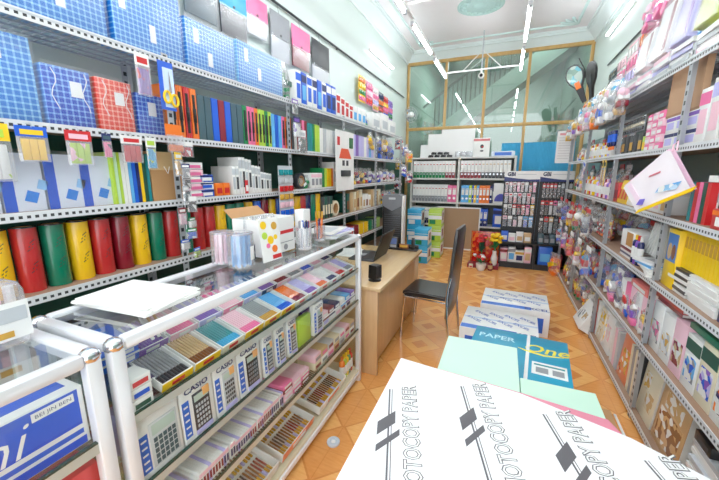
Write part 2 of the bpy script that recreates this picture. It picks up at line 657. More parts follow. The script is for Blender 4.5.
@memo
def r_ring(R, w, col):
    """tape roll lying on its rim, hole to the front"""
    mx = front_mx(0, 0, R)
    a = MB().lathe([(R * .68, 0), (R, 0), (R, -w), (R * .68, -w), (R * .68, 0)], 24, mx, cap=False).mesh('tape', mat(col, .3))
    c = MB().lathe([(R * .62, .001), (R * .68, .001), (R * .68, -w - .001), (R * .62, -w - .001), (R * .62, .001)], 24, mx, cap=False).mesh('core', mat('kraft', .8))
    return [P_('tape', a), P_('core', c)]

@memo
def r_card(w, h, base, cols, scale=16):
    """flat hanging display card with small goods on it; origin at its top"""
    c = bx('backing_card', mat(base, .4), -w / 2, w / 2, 0, .003, -h, 0)
    P = [P_('backing_card', c)]
    nx, nz = 3, max(3, int(h / w * 3))
    for j in range(nz):
        for i in range(nx):
            x = -w / 2 + w * (i + .5) / nx
            z = -h * .04 - h * .94 * (j + .5) / nz
            P.append(P_('blister', MB().box(x - w * .13, x + w * .13, -.012, 0, z - h * .33 / nz, z + h * .33 / nz, .003).mesh('blister', mat(cols[(j) % len(cols)], .2, coat=.5))))
    return P

# ------------------------------------------------------------------ the room
XL, XR, YB, ZC, YF = -2.10, 1.30, 7.64, 4.02, -1.70
LF, RF = -1.75, .857            # front edges of the two wall racks
MINT, DKG = (.83, .885, .86), (.05, .27, .22)

struct('floor', bx('floor', floor_mat(), XL - .1, XR + .1, YF, 11.6, -.08, 0))
struct('ceiling', bx('ceiling', mat((.985, .97, .98), .6, var=.02), XL - .1, XR + .1, YF, YB, ZC, ZC + .1))
struct('wall_left', bx('wall_left', wall_mat('mat_wall_left', MINT, DKG, 1.76), XL - .1, XL, YF, YB + .1, 0, ZC))
struct('wall_right', bx('wall_right', wall_mat('mat_wall_right', MINT, (.42, .52, .48), 2.05), XR, XR + .1, YF, YB + .1, 0, ZC))

def cornice(name, a, b, inward):
    """stepped plaster cove along a wall from a to b"""
    prof = [(0, 3.80), (.022, 3.80), (.022, 3.835), (.05, 3.86), (.09, 3.90), (.13, 3.945), (.16, 3.955), (.16, 3.985), (.185, 3.985), (.185, ZC), (0, ZC)]
    pts = [(a[0] + inward[0] * o, a[1] + inward[1] * o, z) for o, z in prof]
    m = MB().prism(pts, (b[0] - a[0], b[1] - a[1], 0)).mesh(name, mat((.89, .935, .93), .6, var=.02), smooth=False)
    struct(name, m)
cornice('trim_1', (XL, YF), (XL, YB), (1, 0))
cornice('trim_2', (XR, YF), (XR, YB), (-1, 0))
cornice('trim_3', (XL, YB), (XR, YB), (0, -1))
mold = mat((.84, .93, .92), .6, var=.02)
b = MB()
fx0, fx1, fy0, fy1 = -1.74, .94, -1.2, 7.22
for (p, q) in (((fx0, fy0), (fx0, fy1)), ((fx0, fy1), (fx1, fy1)), ((fx1, fy1), (fx1, fy0)), ((fx1, fy0), (fx0, fy0))):
    b.tube([(p[0], p[1], ZC - .004), (q[0], q[1], ZC - .004)], .022, 6)
struct('trim_4', b.mesh('trim_4', mold))
for i, (cx, cy, sx, sy) in enumerate(((fx0, fy1, 1, -1), (fx1, fy1, -1, -1))):
    b = MB()
    for k in range(5):
        a = k * .39
        b.tube([(cx + sx * t * .30 * math.cos(a) , cy + sy * t * .30 * math.sin(a), ZC - .006 - .012 * math.sin(t * PI)) for t in (0, .3, .6, .85, 1)], .02, 6, radii=[.03, .022, .018, .028, .006])
    struct('trim_%d' % (5 + i), b.mesh('trim_ornament', mold))
b = MB().lathe([(.34, ZC + .001), (.34, ZC - .012), (.31, ZC - .022), (.28, ZC - .010), (.22, ZC - .012), (.17, ZC - .028), (.10, ZC - .018), (.06, ZC - .040), (.01, ZC - .045)], 28, cx=-.53, cy=5.95)
for k in range(16):
    a = 2 * PI * k / 16
    b.ball((-.53 + .25 * math.cos(a), 5.95 + .25 * math.sin(a), ZC - .014), .045, (1, 1, .4), 1)
struct('trim_7', b.mesh('trim_medallion', mat((.72, .86, .84), .6, var=.03)))

# glazed wooden partition across the back
fw = wood_mat((.86, .70, .42), (.70, .52, .27), 2)
fr = MB()
Y0, Y1 = YB - .03, YB + .04
for x in (XL + .03, -1.27, -.50, .275, XR - .03):
    fr.box(x - .026, x + .026, Y0, Y1, 0, 3.82, .004)
for z in (2.47, 3.80):
    fr.box(XL, XR, Y0 - .002, Y1 + .002, z - .03, z + .03, .004)
pane = bx('pane', clear_mat((.86, .93, .90), .30, .01), XL + .05, XR - .05, YB + .004, YB + .008, .03, 3.79)
struct('window_1', fr.mesh('window_frame', fw), parts=[P_('pane', pane)])

# stair hall behind the partition
hall = (.50, .60, .55)
b = MB()
b.box(XL - .1, XL, YB + .1, 11.5, 0, 4.6)
b.box(XR, XR + .1, YB + .1, 11.5, 0, 4.6)
b.box(XL - .1, XR + .1, 11.5, 11.6, 0, 4.6)
b.box(XL - .1, XR + .1, YB + .06, 11.6, 4.5, 4.6)
struct('wall_hall', b.mesh('wall_hall', wall_mat('mat_hall', hall, (.42, .52, .48), 1.2)))
b = MB()
prof = []
n = 24
for k in range(n + 1):
    x = 1.30 - 3.3 * k / n
    prof.append((x, .0048 * (x * 20) ** 1 * 0 + (3.63 + .70 * (x - .05)), 0))
b.prism([(x, 9.0, z + .26) for x, z, _ in prof] + [(x, 9.0, z - .20) for x, z, _ in prof[::-1]], (0, .9, 0))
stair = put([P_('stringer', b.mesh('stringer', mat((.62, .74, .68), .5)))], 'staircase', 'pale green staircase rising behind', 'the glass partition', 'staircase', (0, 0, 0))
for k in range(17):
    x = -1.75 + k * .105
    z = 3.63 + .70 * (x - .05)
    link_part(P_('baluster', MB().tube([(x, 9.04, z + .2), (x, 9.04, z + .55), (x, 9.04, z + 1.0)], .012, 6, radii=[.012, .02, .012]).mesh('baluster', mat((.28, .34, .31), .5))), stair)
link_part(P_('handrail', MB().tube([(-2.05, 9.04, 3.63 + .70 * -2.1 + 1.0), (.3, 9.04, 3.63 + .70 * .25 + 1.0)], .03, 8).mesh('handrail', mat((.30, .36, .33), .4))), stair)
m = MB()
for k in range(46):
    x = -.1 + k * .028
    m.prism([(x, 7.632, .05), (x + .014, 7.620, .05), (x + .028, 7.632, .05), (x + .028, 7.638, .05), (x, 7.638, .05)], (0, 0, 2.07))
put(m.mesh('blue_panel', mat((.30, .70, .88), .35, var=.05)), 'corrugated_panel', 'bright blue corrugated sheet standing', 'against the glass partition', 'panel', (0, 0, 0))

# ------------------------------------------------------------------ tube lights
tube_glow = mat((.96, .985, 1.), .4, emis=18., var=0)
wall_glow = mat((.96, .98, 1.), .4, emis=6., var=0)
white_metal = mat('white', .4)
@memo
def r_tubelight(L=1.18):
    hs = bx('housing', white_metal, -.022, .022, -L / 2, L / 2, .022, .055, .004)
    tb = MB().tube([(0, -L / 2 + .03, 0), (0, L / 2 - .03, 0)], .016, 10).mesh('tube', tube_glow)
    caps = [P_('end_cap', bx('end_cap', mat('silver', .4), -.018, .018, s * L / 2 - .03, s * L / 2 + .03, -.018, .03, .004)) for s in (-.96, .96)]
    return [P_('housing', hs), P_('tube', tb)] + caps
for (x, side) in ((-1.17, 'row over the counters'), (.115, 'row over the aisle')):
    for i, y in enumerate((6.40, 4.98, 3.50, 2.08, .66, -.76)):  # tubes towards the shop front are out of view, added to light the room
        put(r_tubelight(), 'hanging_tube_light', 'hanging white tube light', 'in the ' + side, 'lamp', (x, y, 3.30), group='hanging tube lights', order='from the glass partition')
P = []
al = mat('silver', .35, .6)
for y in (6.95, 4.06, 1.36, -.2):
    b = MB().box(-1.22, .16, y - .012, y + .012, 3.365, 3.39, .002)
    P.append(P_('cross_bar', b.mesh('cross_bar', white_metal)))
    b = MB().tube([(-.53, y, 3.38), (-.53, y, ZC)], .011, 8)
    P.append(P_('hanging_rod', b.mesh('hanging_rod', al)))
    b = MB().tube([(-.86, y, 3.385), (-.53, y, 3.70), (-.20, y, 3.385)], .008, 6)
    P.append(P_('brace', b.mesh('brace', white_metal)))
for x in (-1.17, .115):
    P.append(P_('rail', bx('rail', white_metal, x - .02, x + .02, -1.4, 7.03, 3.358, 3.372)))
put(P, 'light_frame', 'white metal frame hanging from the ceiling', 'and carrying both rows of tube lights', 'frame', (0, 0, 0))
for (x, y, z, a, d) in ((XL, 5.91, 3.43, R90, 'wall tube light above the rack behind the counters'), (XR, 6.04, 3.565, -R90, 'wall tube light above the aisle rack')):
    s = 1 if a > 0 else -1
    L = 1.12
    P = [P_('housing', bx('housing', white_metal, x + s * .0 - .0, x + s * .03, y - L / 2, y + L / 2, z - .02, z + .02)),
         P_('tube', MB().tube([(x + s * .045, y - L / 2 + .02, z), (x + s * .045, y + L / 2 - .02, z)], .018, 10).mesh('tube', wall_glow))]
    put(P, 'wall_tube_light', 'white ' + d, '', 'lamp', (0, 0, 0))
b = MB().tube([(0, 0, 0), (0, 0, -.06)], .02, 10)
put([P_('mount', b.mesh('mount', white_metal)), P_('housing', MB().ball((0, 0, -.10), .055, (1, 1, 1), 2).mesh('housing', white_metal), [P_('lens', MB().lathe([(.03, 0), (.028, .012), (.012, .014)], 12, front_mx(0, -.044, -.105)).mesh('lens', mat('black', .1)))])],
    'security_camera', 'white round security camera hanging under the far cross bar', '', 'camera', (-.53, 6.92, 3.365))
# small wall fan in the far corner
P = [P_('bracket', bx('bracket', mat('silver', .4), -.02, .02, -.01, .16, -.02, .02, .004)), P_('motor', MB().lathe([(.05, 0), (.055, .03), (.05, .10), (.02, .12)], 12, front_mx(0, .02, 0)).mesh('motor', mat('white', .4)))]
g = MB()
for r in (.06, .11, .155):
    g.tube([(r * math.cos(k * PI / 10), -.03 - (.16 - r) * .15, r * math.sin(k * PI / 10)) for k in range(20)], .004, 5, True)
for k in range(10):
    a = k * PI / 5
    g.tube([(.02 * math.cos(a), -.055, .02 * math.sin(a)), (.155 * math.cos(a), -.03, .155 * math.sin(a))], .003, 4)
P.append(P_('grille', g.mesh('grille', mat('silver', .4))))
for k in range(3):
    a = k * 2 * PI / 3
    P.append(P_('blade', MB().prism([(.02 * math.cos(a), -.01, .02 * math.sin(a)), (.13 * math.cos(a - .4), -.02, .13 * math.sin(a - .4)), (.14 * math.cos(a + .35), 0, .14 * math.sin(a + .35))], (0, .004, 0)).mesh('blade', mat('grey', .4))))
put(P, 'wall_fan', 'small grey fan on the wall in the far corner', 'beside the glass partition', 'fan', (-1.92, 7.25, 2.72), R90 * .5)

# ------------------------------------------------------------------ the two long racks
galv = (.70, .72, .74)
post_m = slot_mat(2, 1, galv, .05, .45, -.010, .010, .35)
lip_m = slot_mat(1, 2, (.84, .85, .86), .026, .5, -.023, -.011)
board_m = wood_mat((.66, .52, .42), (.52, .40, .32), 1, .6)
wire_m = mat('silver', .35, .5)
def rack(name, desc, place, xf, xb, ys, levels, top, wire_top, wire_z):
    P = []
    sg = 1 if xf > xb else -1
    for y in ys:
        for x in (xf, xb):
            s = sg if x == xf else -sg
            b = MB().prism([(0, -.019, 0), (-s * .0025, -.019, 0), (-s * .0025, .0165, 0), (-s * .034, .0165, 0), (-s * .034, .019, 0), (0, .019, 0)], (0, 0, top))
            P.append(P_('post', b.mesh('post', post_m), loc=(x, y, 0)))
    for z in levels:
        for a, c in zip(ys, ys[1:]):
            L = c - a
            if abs(z - wire_z) < 1e-6 and wire_top:
                w = MB()
                n = int(L / .035)
                for k in range(n):
                    w.box(-abs(xf - xb), 0, (k + .5) * L / n - .0022, (k + .5) * L / n + .0022, -.006, -.001) if sg > 0 else w.box(0, abs(xf - xb), (k + .5) * L / n - .0022, (k + .5) * L / n + .0022, -.006, -.001)
                for q in (0, .2, .4, .6, .8, 1):
                    xx = -sg * abs(xf - xb) * q
                    w.box(xx - .004, xx + .004, 0, L, -.012, -.004)
                me = w.mesh('wire_deck', wire_m)
                pn = 'wire_deck'
            else:
                x0, x1 = sorted((-.003 * sg, -abs(xf - xb) * sg))
                me = bx('shelf', board_m, x0, x1, .002, L - .002, -.014, 0)
                pn = 'shelf'
            lip = bx('shelf_lip', lip_m, -.0015, .0025, 0, L, -.034, .003)
            lip2 = lip
            P.append(P_(pn, me, [P_('shelf_lip', lip2)], loc=(xf, a, z)))
    return put(P, name, desc, place, 'rack', (0, 0, 0))
YSL = [.30, 1.42, 2.57, 3.68, 4.78, 6.08]
LZ = {1: 2.16, 2: 1.745, 3: 1.39, 4: 1.045, 5: .70, 6: .36, 7: .08}
rack('storage_rack', 'slotted steel storage rack along the wall', 'behind the glass counters', LF, XL + .01, YSL, list(LZ.values()), 2.18, True, 2.16)
YSR = [1.28, 2.44, 3.58, 4.75, 5.90]
RZ = {6: 2.14, 5: 1.69, 4: 1.30, 3: .917, 2: .51, 1: .06}
rack('storage_rack', 'slotted steel storage rack full of stationery and toys', 'along the tiled aisle', RF, XR - .01, YSR, list(RZ.values()), 2.20, True, 2.14)

PL = {1: 'on the long mesh shelf', 2: 'on the expanding-file shelf', 3: 'on the slim-box shelf', 4: 'on the tape-roll shelf', 5: 'on the low desk-side shelf'}
PR = {6: "on the aisle rack's wire top", 5: "on the aisle rack's fifth shelf", 4: "on the aisle rack's fourth shelf", 3: "on the aisle rack's third shelf", 2: "on the aisle rack's second shelf", 1: "on the aisle rack's bottom shelf"}

def L_put(lv, rec, name, desc, cat, y, group=None, x=0, z=0, rz=0, rot=None, place=None):
    return put(rec, name, desc, place or PL[lv], cat, (LF - .037 - x, y * (1.787 + min(x, .06)) / 1.75, LZ[lv] + z + .0005), R90 + rz, group, rot=rot)
def R_put(lv, rec, name, desc, cat, y, group=None, x=0, z=0, rz=0, rot=None, place=None):
    return put(rec, name, desc, place or PR[lv], cat, (RF + .037 + x, y * (.894 + max(-.03, min(x, .05))) / .87, RZ[lv] + z + .0005), -R90 + rz, group, rot=rot)

# ---- mesh shelf: wrapped gingham folder packs, then smaller packs and cartons
g1 = 'wrapped gingham folder packs'
for (y0, y1, h, col, labs, d) in ((.62, 1.14, .47, 'light blue', ((.08, .12, .035, .085), (-.17, .30, .035, .085)), .12),
                               (1.165, 1.55, .46, 'light blue', ((-.14, .22, .032, .085), (.01, .11, .032, .085)), .12),
                               (1.57, 1.965, .285, 'light blue', ((-.12, .20, .036, .08), (-.02, .09, .036, .08)), .12),
                               (1.985, 2.51, .30, 'light blue', ((-.17, .22, .036, .085), (-.03, .12, .036, .085)), .12)):
    L_put(1, r_checkpack(r3(y1 - y0), h, d, col, labs), 'folder_pack', 'wrapped pale blue gingham folder pack', 'folder', (y0 + y1) / 2, g1)
y = 2.54
L_put(1, r_bag(.15, .34, .16, ('green', 'green', 'dark green', 'green'), '', 3), 'clear_bag', 'bag of green goods', 'bag', y + .075, x=.02)
y = 2.70
for k in range(6):
    L_put(1, r_box(.085, .29, .20, 'blue' if k % 3 == 1 else 'white', 'light blue' if k % 3 == 1 else 'blue', 'navy' if k % 2 else 'blue'), 'pattern_box', 'blue and white patterned slim box', 'box', y + .045, 'patterned slim boxes')
    y += .095
for k in range(2):
    L_put(1, r_box(.10, .30, .20, 'blue', 'navy', 'white'), 'pattern_box', 'dark blue box with pale band', 'box', y + .05, 'dark blue slim boxes')
    y += .11
for k in range(4):
    L_put(1, r_box(.09, .25 - .02 * k, .18, 'white', 'red', 'red'), 'pattern_box', 'white slim box with red print', 'box', y + .05, 'red print slim boxes')
    y += .115
for k in range(3):
    L_put(1, r_box(.12, .20, .2, 'white', 'light blue', ''), 'pattern_box', 'white box with pale blue label', 'box', y + .06, 'white boxes')
    y += .14
L_put(1, r_bag(.16, .20, .14, ('green', 'blue', 'white', 'cyan'), '', 8), 'clear_bag', 'clear bag with blue and green goods', 'bag', y + .09)
y += .22
for k in range(3):
    L_put(1, r_box(.34, .22 + .05 * (k % 2), .26, 'white', 'silver', ''), 'carton', 'plain white carton', 'carton', y + .18, 'white cartons')
    y += .38

# ---- binder shelf
L_put(2, r_checkpack(.26, .33, .05, 'light blue', ((.02, .26, .03, .06),)), 'check_binder', 'tall pale blue gingham folder in film', 'folder', .70, x=.01)
L_put(2, r_checkpack(.185, .25, .06, 'blue', ((.03, .165, .045, .065),), True), 'check_binder', 'blue gingham folder with white ribbon ties', 'folder', .938, x=.01)
L_put(2, r_checkpack(.17, .245, .06, 'red', ((.02, .16, .045, .06),), True), 'check_binder', 'red gingham folder with white ribbon ties', 'folder', 1.13, x=.01)
L_put(2, r_checkpack(.15, .215, .06, 'blue', ((.01, .14, .045, .07),), False), 'check_binder', 'small blue gingham folder in film', 'folder', 1.305, x=.02)
gF = 'upright strapped expanding files'
y = 1.42
def files(cols, t, h, kind='file'):
    global y
    for c in cols:
        if kind == 'file':
            L_put(2, r_file(t, h, .24, c, 'black'), 'expanding_file', f'{c} expanding file with black strap', 'file', y + t / 2, gF)
        elif kind == 'book':
            L_put(2, r_book(t, h, .23, c), 'report_folder', f'{c} thin clip folder', 'folder', y + t / 2, 'thin clip folders')
        y += t + .006
files(['orange', 'orange', 'red', 'orange'], .042, .30)
files(['slate', 'slate', 'blue', 'maroon', 'blue', 'slate', 'slate'], .05, .275, 'book')
files(['green'], .04, .28)
files(['pink', 'pink', 'orange', 'lime', 'lime', 'green', 'lime'], .034, .28)
files(['light blue', 'blue', 'light blue'], .04, .27, 'book')
files(['pink', 'orange', 'orange'], .04, .27)
files(['charcoal', 'white', 'maroon', 'maroon', 'pink', 'maroon'], .038, .28, 'book')
files(['teal', 'teal', 'green', 'lime', 'lime'], .042, .27, 'book')
files(['white', 'silver', 'white', 'white', 'silver', 'white'], .065, .25, 'book')
y = 3.93
files(['lavender', 'purple', 'lavender', 'lavender', 'white', 'lavender', 'light blue', 'lavender', 'white', 'navy'], .085, .27, 'book')
for k in range(3):
    L_put(2, r_bag(.24, .30, .14, ('blue', 'navy', 'blue', 'purple'), 'white', 20 + k), 'clear_bag', 'bag of deep blue goods', 'bag', 5.05 + k * .27, 'blue goods bags')

# ---- mid shelf
for k, yy in enumerate((.585, .725, .865, .995)):
    w = .135
    P = [P_('sleeve_card', bx('sleeve_card', mat((.88, .91, .96), .4), -w / 2, w / 2, .003, .03, 0, .235), [
            P_('blue_border', bx('blue_border', mat('blue', .3), -w / 2, -w * .22, .0015, .0035, 0, .235)),
            P_('folder_picture', bx('folder_picture', mat((.12, .50, .88), .3), -w * .14, w * .16, .0015, .0035, .04, .085, mx=Matrix.Rotation(.35, 4, 'Y'))),
            P_('folder_picture', bx('folder_picture', mat((.55, .76, .94), .3), w * .10, w * .34, .0015, .0035, .10, .14, mx=Matrix.Rotation(.3, 4, 'Y')))]),
         P_('plastic_wrap', MB().box(-w / 2 - .004, w / 2 + .004, -.004, .034, -.0002, .25).mesh('plastic_wrap', WRAP()))]
    L_put(3, P, 'sleeve_pack', 'pack of blue document sleeves', 'folder', yy, 'document sleeve packs', x=.02)
y = 1.065
for c, t in (('lime', .012), ('pale green', .014), ('lime', .012), ('white', .016), ('white', .016), ('light blue', .016), ('blue', .018), ('navy', .016), ('yellow', .016), ('dark green', .018), ('teal', .016)):
    L_put(3, r_book(t, .255, .20, c), 'exercise_book', f'thin {c} book', 'book', y + t / 2, 'thin coloured books')
    y += t + .002
P = [P_('board', bx('board', mat('kraft', .8), -.10, .10, 0, .05, 0, .27), [P_('flap', bx('flap', mat('tan', .8), -.10, .10, -.002, 0, .17, .27))]), P_('cord', MB().tube([(-.02, -.004, .19), (0, -.006, .15), (.015, -.004, .19)], .0018, 5).mesh('cord', mat('white', .7)))]
L_put(3, P, 'card_file', 'brown card document file', 'file', 1.36)
y = 1.50
for k in range(5):
    L_put(3, r_box(.12, .042, .09, 'light pink' if k % 2 else 'white', 'pink', ''), 'clip_box', 'small white and pink box', 'box', y + .05, 'small stacked boxes', z=.044 * k)
for k in range(3):
    L_put(3, r_box(.105, .046, .08, ('blue', 'white', 'blue')[k], ('white', 'blue', 'white')[k], 'navy'), 'battery_box', 'blue and white battery box', 'box', 1.635, 'battery boxes', z=.048 * k)
for k in range(3):
    L_put(3, r_box(.12, .045, .09, 'white', 'silver', ''), 'clip_box', 'small plain white box in a stack', 'box', 1.64, 'small white boxes', z=.05 * k + .0, x=.12)
for k in range(2):
    L_put(3, r_box(.06, .085, .06, 'orange', 'red', ''), 'battery_box', 'small orange and red box', 'box', 1.735 + k * .065, 'orange boxes')
for k, h in enumerate((.20, .20, .265, .265, .255, .25, .21, .205, .20, .16, .155, .15, .145)):
    L_put(3, r_box(.030, h, .20, 'white', 'charcoal' if k % 2 else 'silver', 'silver'), 'slim_box', 'slim white upright box with grey label', 'box', 1.875 + k * .0335, 'slim upright boxes')
L_put(3, r_box(.03, .10, .12, 'red', 'white', ''), 'slim_box', 'short red box', 'box', 2.0, x=-.006)
y = 2.66
for kind in ('roll', 'bag', 'box', 'box', 'box', 'b1', 'b2', 'b3', 'b3', 'b4', 'tall'):
    if kind == 'roll':
        L_put(3, r_ring(.075, .05, 'charcoal'), 'tape_roll', 'black tape roll standing on edge', 'tape', y + .08); w = .16
    elif kind == 'bag':
        L_put(3, r_bag(.20, .13, .12, ('green', 'white', 'green', 'mint'), '', 31), 'clear_bag', 'bag of pale green goods', 'bag', y + .05, x=-.02); w = .1
    elif kind == 'box':
        L_put(3, r_box(.07, .15, .12, 'white', 'grey', 'light pink'), 'slim_box', 'white box with pink band', 'box', y + .035, 'white boxes with pink band'); w = .074
    elif kind == 'tall':
        L_put(3, r_box(.10, .27, .15, 'white', 'silver', ''), 'slim_box', 'tall pale box beside the calendar', 'box', y + .05); w = .11
    else:
        c = {'b1': 'green', 'b2': 'lime', 'b3': 'yellow', 'b4': 'orange'}[kind]
        L_put(3, r_book(.045, .2, .15, c), 'note_book', f'thick {c} book', 'book', y + .023, 'thick upright books'); w = .05
    y += w
rr = random.Random(5)
y = 3.75
pal = [('yellow', 'charcoal', 'yellow', 'gold'), ('red', 'white', 'navy', 'red'), ('white', 'light pink', 'lavender', 'white'), ('blue', 'white', 'purple', 'white'), ('white', 'maroon', 'white', 'blue')]
seqs = [0, 0, 1, 0, 1, 3, 2, 3, 2, 4, 2, 4, 2]
dn = ['yellow and black', 'red and white', 'white and pink', 'blue and white', 'white and maroon']
for k, q in enumerate(seqs):
    L_put(3, r_bag(.155, .17 + .05 * rr.random(), .12, pal[q], '', 40 + k), 'clear_bag', f'bag of {dn[q]} goods', 'bag', y + .08, 'goods bags', x=.01)
    y += .16

# ---- tape shelf: wrapped stacks of coloured binding tape
seq = 'yellow yellow red green yellow red maroon yellow green red green red red yellow green green yellow blue maroon yellow blue red yellow yellow red navy green yellow'.split()
y = .478
for c in seq:
    L_put(4, r_tape(c), 'tape_stack', f'shrink wrapped stack of {c} tape rolls', 'tape', y + .045, 'wrapped tape roll stacks', x=.02)
    y += .0945
for k in range(4):
    L_put(4, r_box(.05, .24, .14, 'dark green' if k % 2 else 'charcoal', 'cream', ''), 'slim_box', 'dark upright box with cream label', 'box', 3.16 + k * .06, 'dark upright boxes')
L_put(4, r_ring(.09, .05, 'cream'), 'tape_roll', 'cream tape roll standing on edge', 'tape', 3.44, z=.0)
for k, (c, h) in enumerate((('dark green', .24), ('tan', .25), ('cream', .25), ('tan', .26), ('cream', .27), ('white', .20), ('white', .20), ('white', .18), ('tan', .25), ('cream', .25), ('tan', .22), ('cream', .24))):
    L_put(4, r_box(.085, h, .18, c, 'brown' if k % 3 == 0 else 'tan', ''), 'slim_box', f'{c} upright box', 'box', 3.78 + k * .105, 'upright boxes')
for k in range(7):
    L_put(4, r_bag(.12, .2, .12, pal[k % 5], '', 60 + k), 'clear_bag', f'bag of {dn[k % 5]} goods', 'bag', 5.1 + k * .12, 'goods bags')
# ---- low shelf behind the desk: piles of books
for k, c in enumerate('green dark_green green red maroon yellow yellow green dark_green lime'.split()):
    c = c.replace('_', ' ')
    for j in range(4):
        L_put(5, r_flatbook(.15, .036, .2, c), 'exercise_book', f'{c} piled book', 'book', 3.35 + k * .17, 'piled books', z=.037 * j)

# ---- goods hanging from the shelf edges behind the counters
def hang(lv, y, rec, name, desc, cat, group=None, x=.035, z=-.02, rz=0.):
    return put(rec, name, desc, '', cat, (LF + x, y, LZ[lv] + z), R90 + rz, group)
hang(2, .64, r_packet(.115, .21, 'yellow', 'white', 'lime'), 'hanging_packet', 'yellow card packet of white labels hanging over the sleeve packs', 'packet')
hang(2, .765, r_packet(.10, .135, 'blue', 'yellow', 'yellow'), 'hanging_packet', 'blue and yellow card packet hanging over the sleeve packs', 'packet')
hang(2, .925, r_packet(.10, .145, 'red', 'lime', 'light pink'), 'hanging_packet', 'red card packet of bright sticky notes hanging over the sleeve packs', 'packet')
hang(2, 1.04, r_packet(.04, .11, 'navy', 'pink', 'slate'), 'hanging_packet', 'narrow navy and pink packet hanging over the thin books', 'packet')
hang(2, 1.155, r_packet(.105, .13, 'white', 'red', 'red'), 'hanging_packet', 'white and red card packet hanging over the thin books', 'packet')
hang(2, 1.255, r_packet(.055, .16, 'white', 'cyan', 'lime'), 'hanging_packet', 'white packet of coloured arrows hanging by the brown file', 'packet')
hang(1, 1.26, r_packet(.075, .20, 'white', 'purple', 'red', thick=.02), 'hanging_packet', 'clear packet of coloured pens hanging under the mesh shelf', 'packet', z=-.03)
# scissors on a blue card
P = [P_('backing_card', bx('backing_card', mat('blue', .3, coat=.3), -.045, .045, 0, .002, -.245, 0), [P_('card_panel', bx('card_panel', mat((.80, .88, .97), .4), -.02, .042, -.001, .001, -.23, -.03))])]
b = MB()
for s in (-1, 1):
    b.tube([(.012 + s * .022 + .020 * math.cos(k * PI / 6), -.008, -.185 + .030 * math.sin(k * PI / 6) - .006 * s) for k in range(12)], .0065, 8, True)
P.append(P_('handle', b.mesh('handle', mat('yellow', .3))))
P.append(P_('blade', MB().prism([(.004, -.008, -.155), (.020, -.008, -.155), (.012, -.008, -.045)], (0, .002, 0)).mesh('blade', mat('silver', .2, .9))))
hang(1, 1.385, P, 'scissors', 'yellow handled scissors on a blue card under the mesh shelf', 'scissors', x=.04, z=-.035)
P = [P_('header_card', bx('header_card', mat('orange', .4), -.05, .05, 0, .002, -.06, 0)), P_('pouch', MB().box(-.05, .05, -.012, .002, -.15, -.055, .003).mesh('pouch', POUCH()))]
for k in range(6):
    P.append(P_('sharpener', MB().tube([(-.036 + k * .0145 + .006 * math.cos(a * PI / 4), -.006, -.125 + .016 * math.sin(a * PI / 4)) for a in range(8)], .0035, 6, True).mesh('sharpener', mat('orange', .3))))
hang(2, 1.385, P, 'hanging_packet', 'orange card packet of orange rings hanging at the binder shelf edge', 'packet', x=.055, z=.06)
# strip of small goods hanging down the rack post
strip = [('white', 'red', .10, .085, 'white and red'), ('yellow', 'gold', .06, .13, 'yellow'), ('navy', 'grey', .05, .08, 'navy'), ('grey', 'charcoal', .05, .08, 'dark grey'), ('silver', 'slate', .06, .09, 'silver'), ('white', 'charcoal', .055, .09, 'white and black'), ('maroon', 'light pink', .05, .10, 'maroon'), ('green', 'white', .06, .06, 'green and white'), ('green', 'blue', .06, .06, 'green and blue'), ('blue', 'white', .06, .06, 'blue and white'), ('blue', 'lime', .06, .06, 'blue and lime')]
for k, (c, m2, w, h, d) in enumerate(strip):
    put(r_packet(w, h, c, m2, 'white', False, .022), 'hanging_packet', f'small {d} packet on the strip hanging', 'down the rack post by the tape', 'packet',
        (LF + .05 + .012 * (k % 3), 1.42 + (.035 if k in (0, 10) else -.03 if k in (1, 6, 9) else .02 * (k % 2)), 1.72 - k * .062), R90 + .3 * math.sin(k * 2.1), 'strip packets', 'from the top')
put(MB().tube([(0, .0, 0), (.004, .01, -.3), (-.003, 0, -.68)], .003, 6).mesh('strip', mat('silver', .3, .7)), 'hanger_strip', 'thin metal hanger strip hung with small packets', 'beside the rack post', 'hanger', (LF + .03, 1.42, 1.75))
hang(3, 2.42, r_card(.20, .50, 'silver', ('teal', 'silver', 'red', 'gold', 'light pink', 'blue')), 'hanging_battery_card', 'tall display card of button batteries hanging by the white slim boxes', 'display card', x=.05, z=.21)
hang(1, 2.62, r_packet(.10, .17, 'navy', 'white', 'purple', thick=.03), 'hanging_packet', 'navy round blister packet hanging by the orange files', 'packet', x=.05, z=-.14)
hang(2, 2.68, r_packet(.12, .20, 'white', 'charcoal', 'silver', thick=.03), 'hanging_packet', 'white and black packet hanging at the binder shelf edge', 'packet', x=.06, z=.17)
hang(1, 2.60, r_packet(.09, .12, 'purple', 'charcoal', 'white'), 'hanging_packet', 'purple and black packet hanging just under the mesh shelf', 'packet', x=.05, z=-.0)
# picture calendar
P = [P_('page', bx('page', mat('white', .5), -.24, .24, 0, .004, -.66, 0)),
     P_('house_roof', MB().prism([(-.16, -.002, -.30), (.17, -.002, -.30), (.08, -.002, -.19), (-.10, -.002, -.19)], (0, .003, 0)).mesh('house_roof', mat((.90, .32, .18), .5))),
     P_('house_wall', bx('house_wall', mat('paper', .6), -.12, .12, -.0015, .001, -.40, -.30), [P_('house_window', bx('house_window', mat('charcoal', .5), -.08, -.02, -.003, 0, -.38, -.32)), P_('house_window', bx('house_window', mat('charcoal', .5), .02, .08, -.003, 0, -.38, -.32))]),
     P_('car_picture', bx('car_picture', mat('charcoal', .4), -.12, .13, -.003, .001, -.50, -.43, .01)),
     P_('tree_picture', bx('tree_picture', mat((.20, .42, .25), .6), .11, .2, -.003, .001, -.18, -.06, .01)),
     P_('red_strip', bx('red_strip', mat('red', .5), -.20, -.14, -.003, .001, -.16, -.07))]
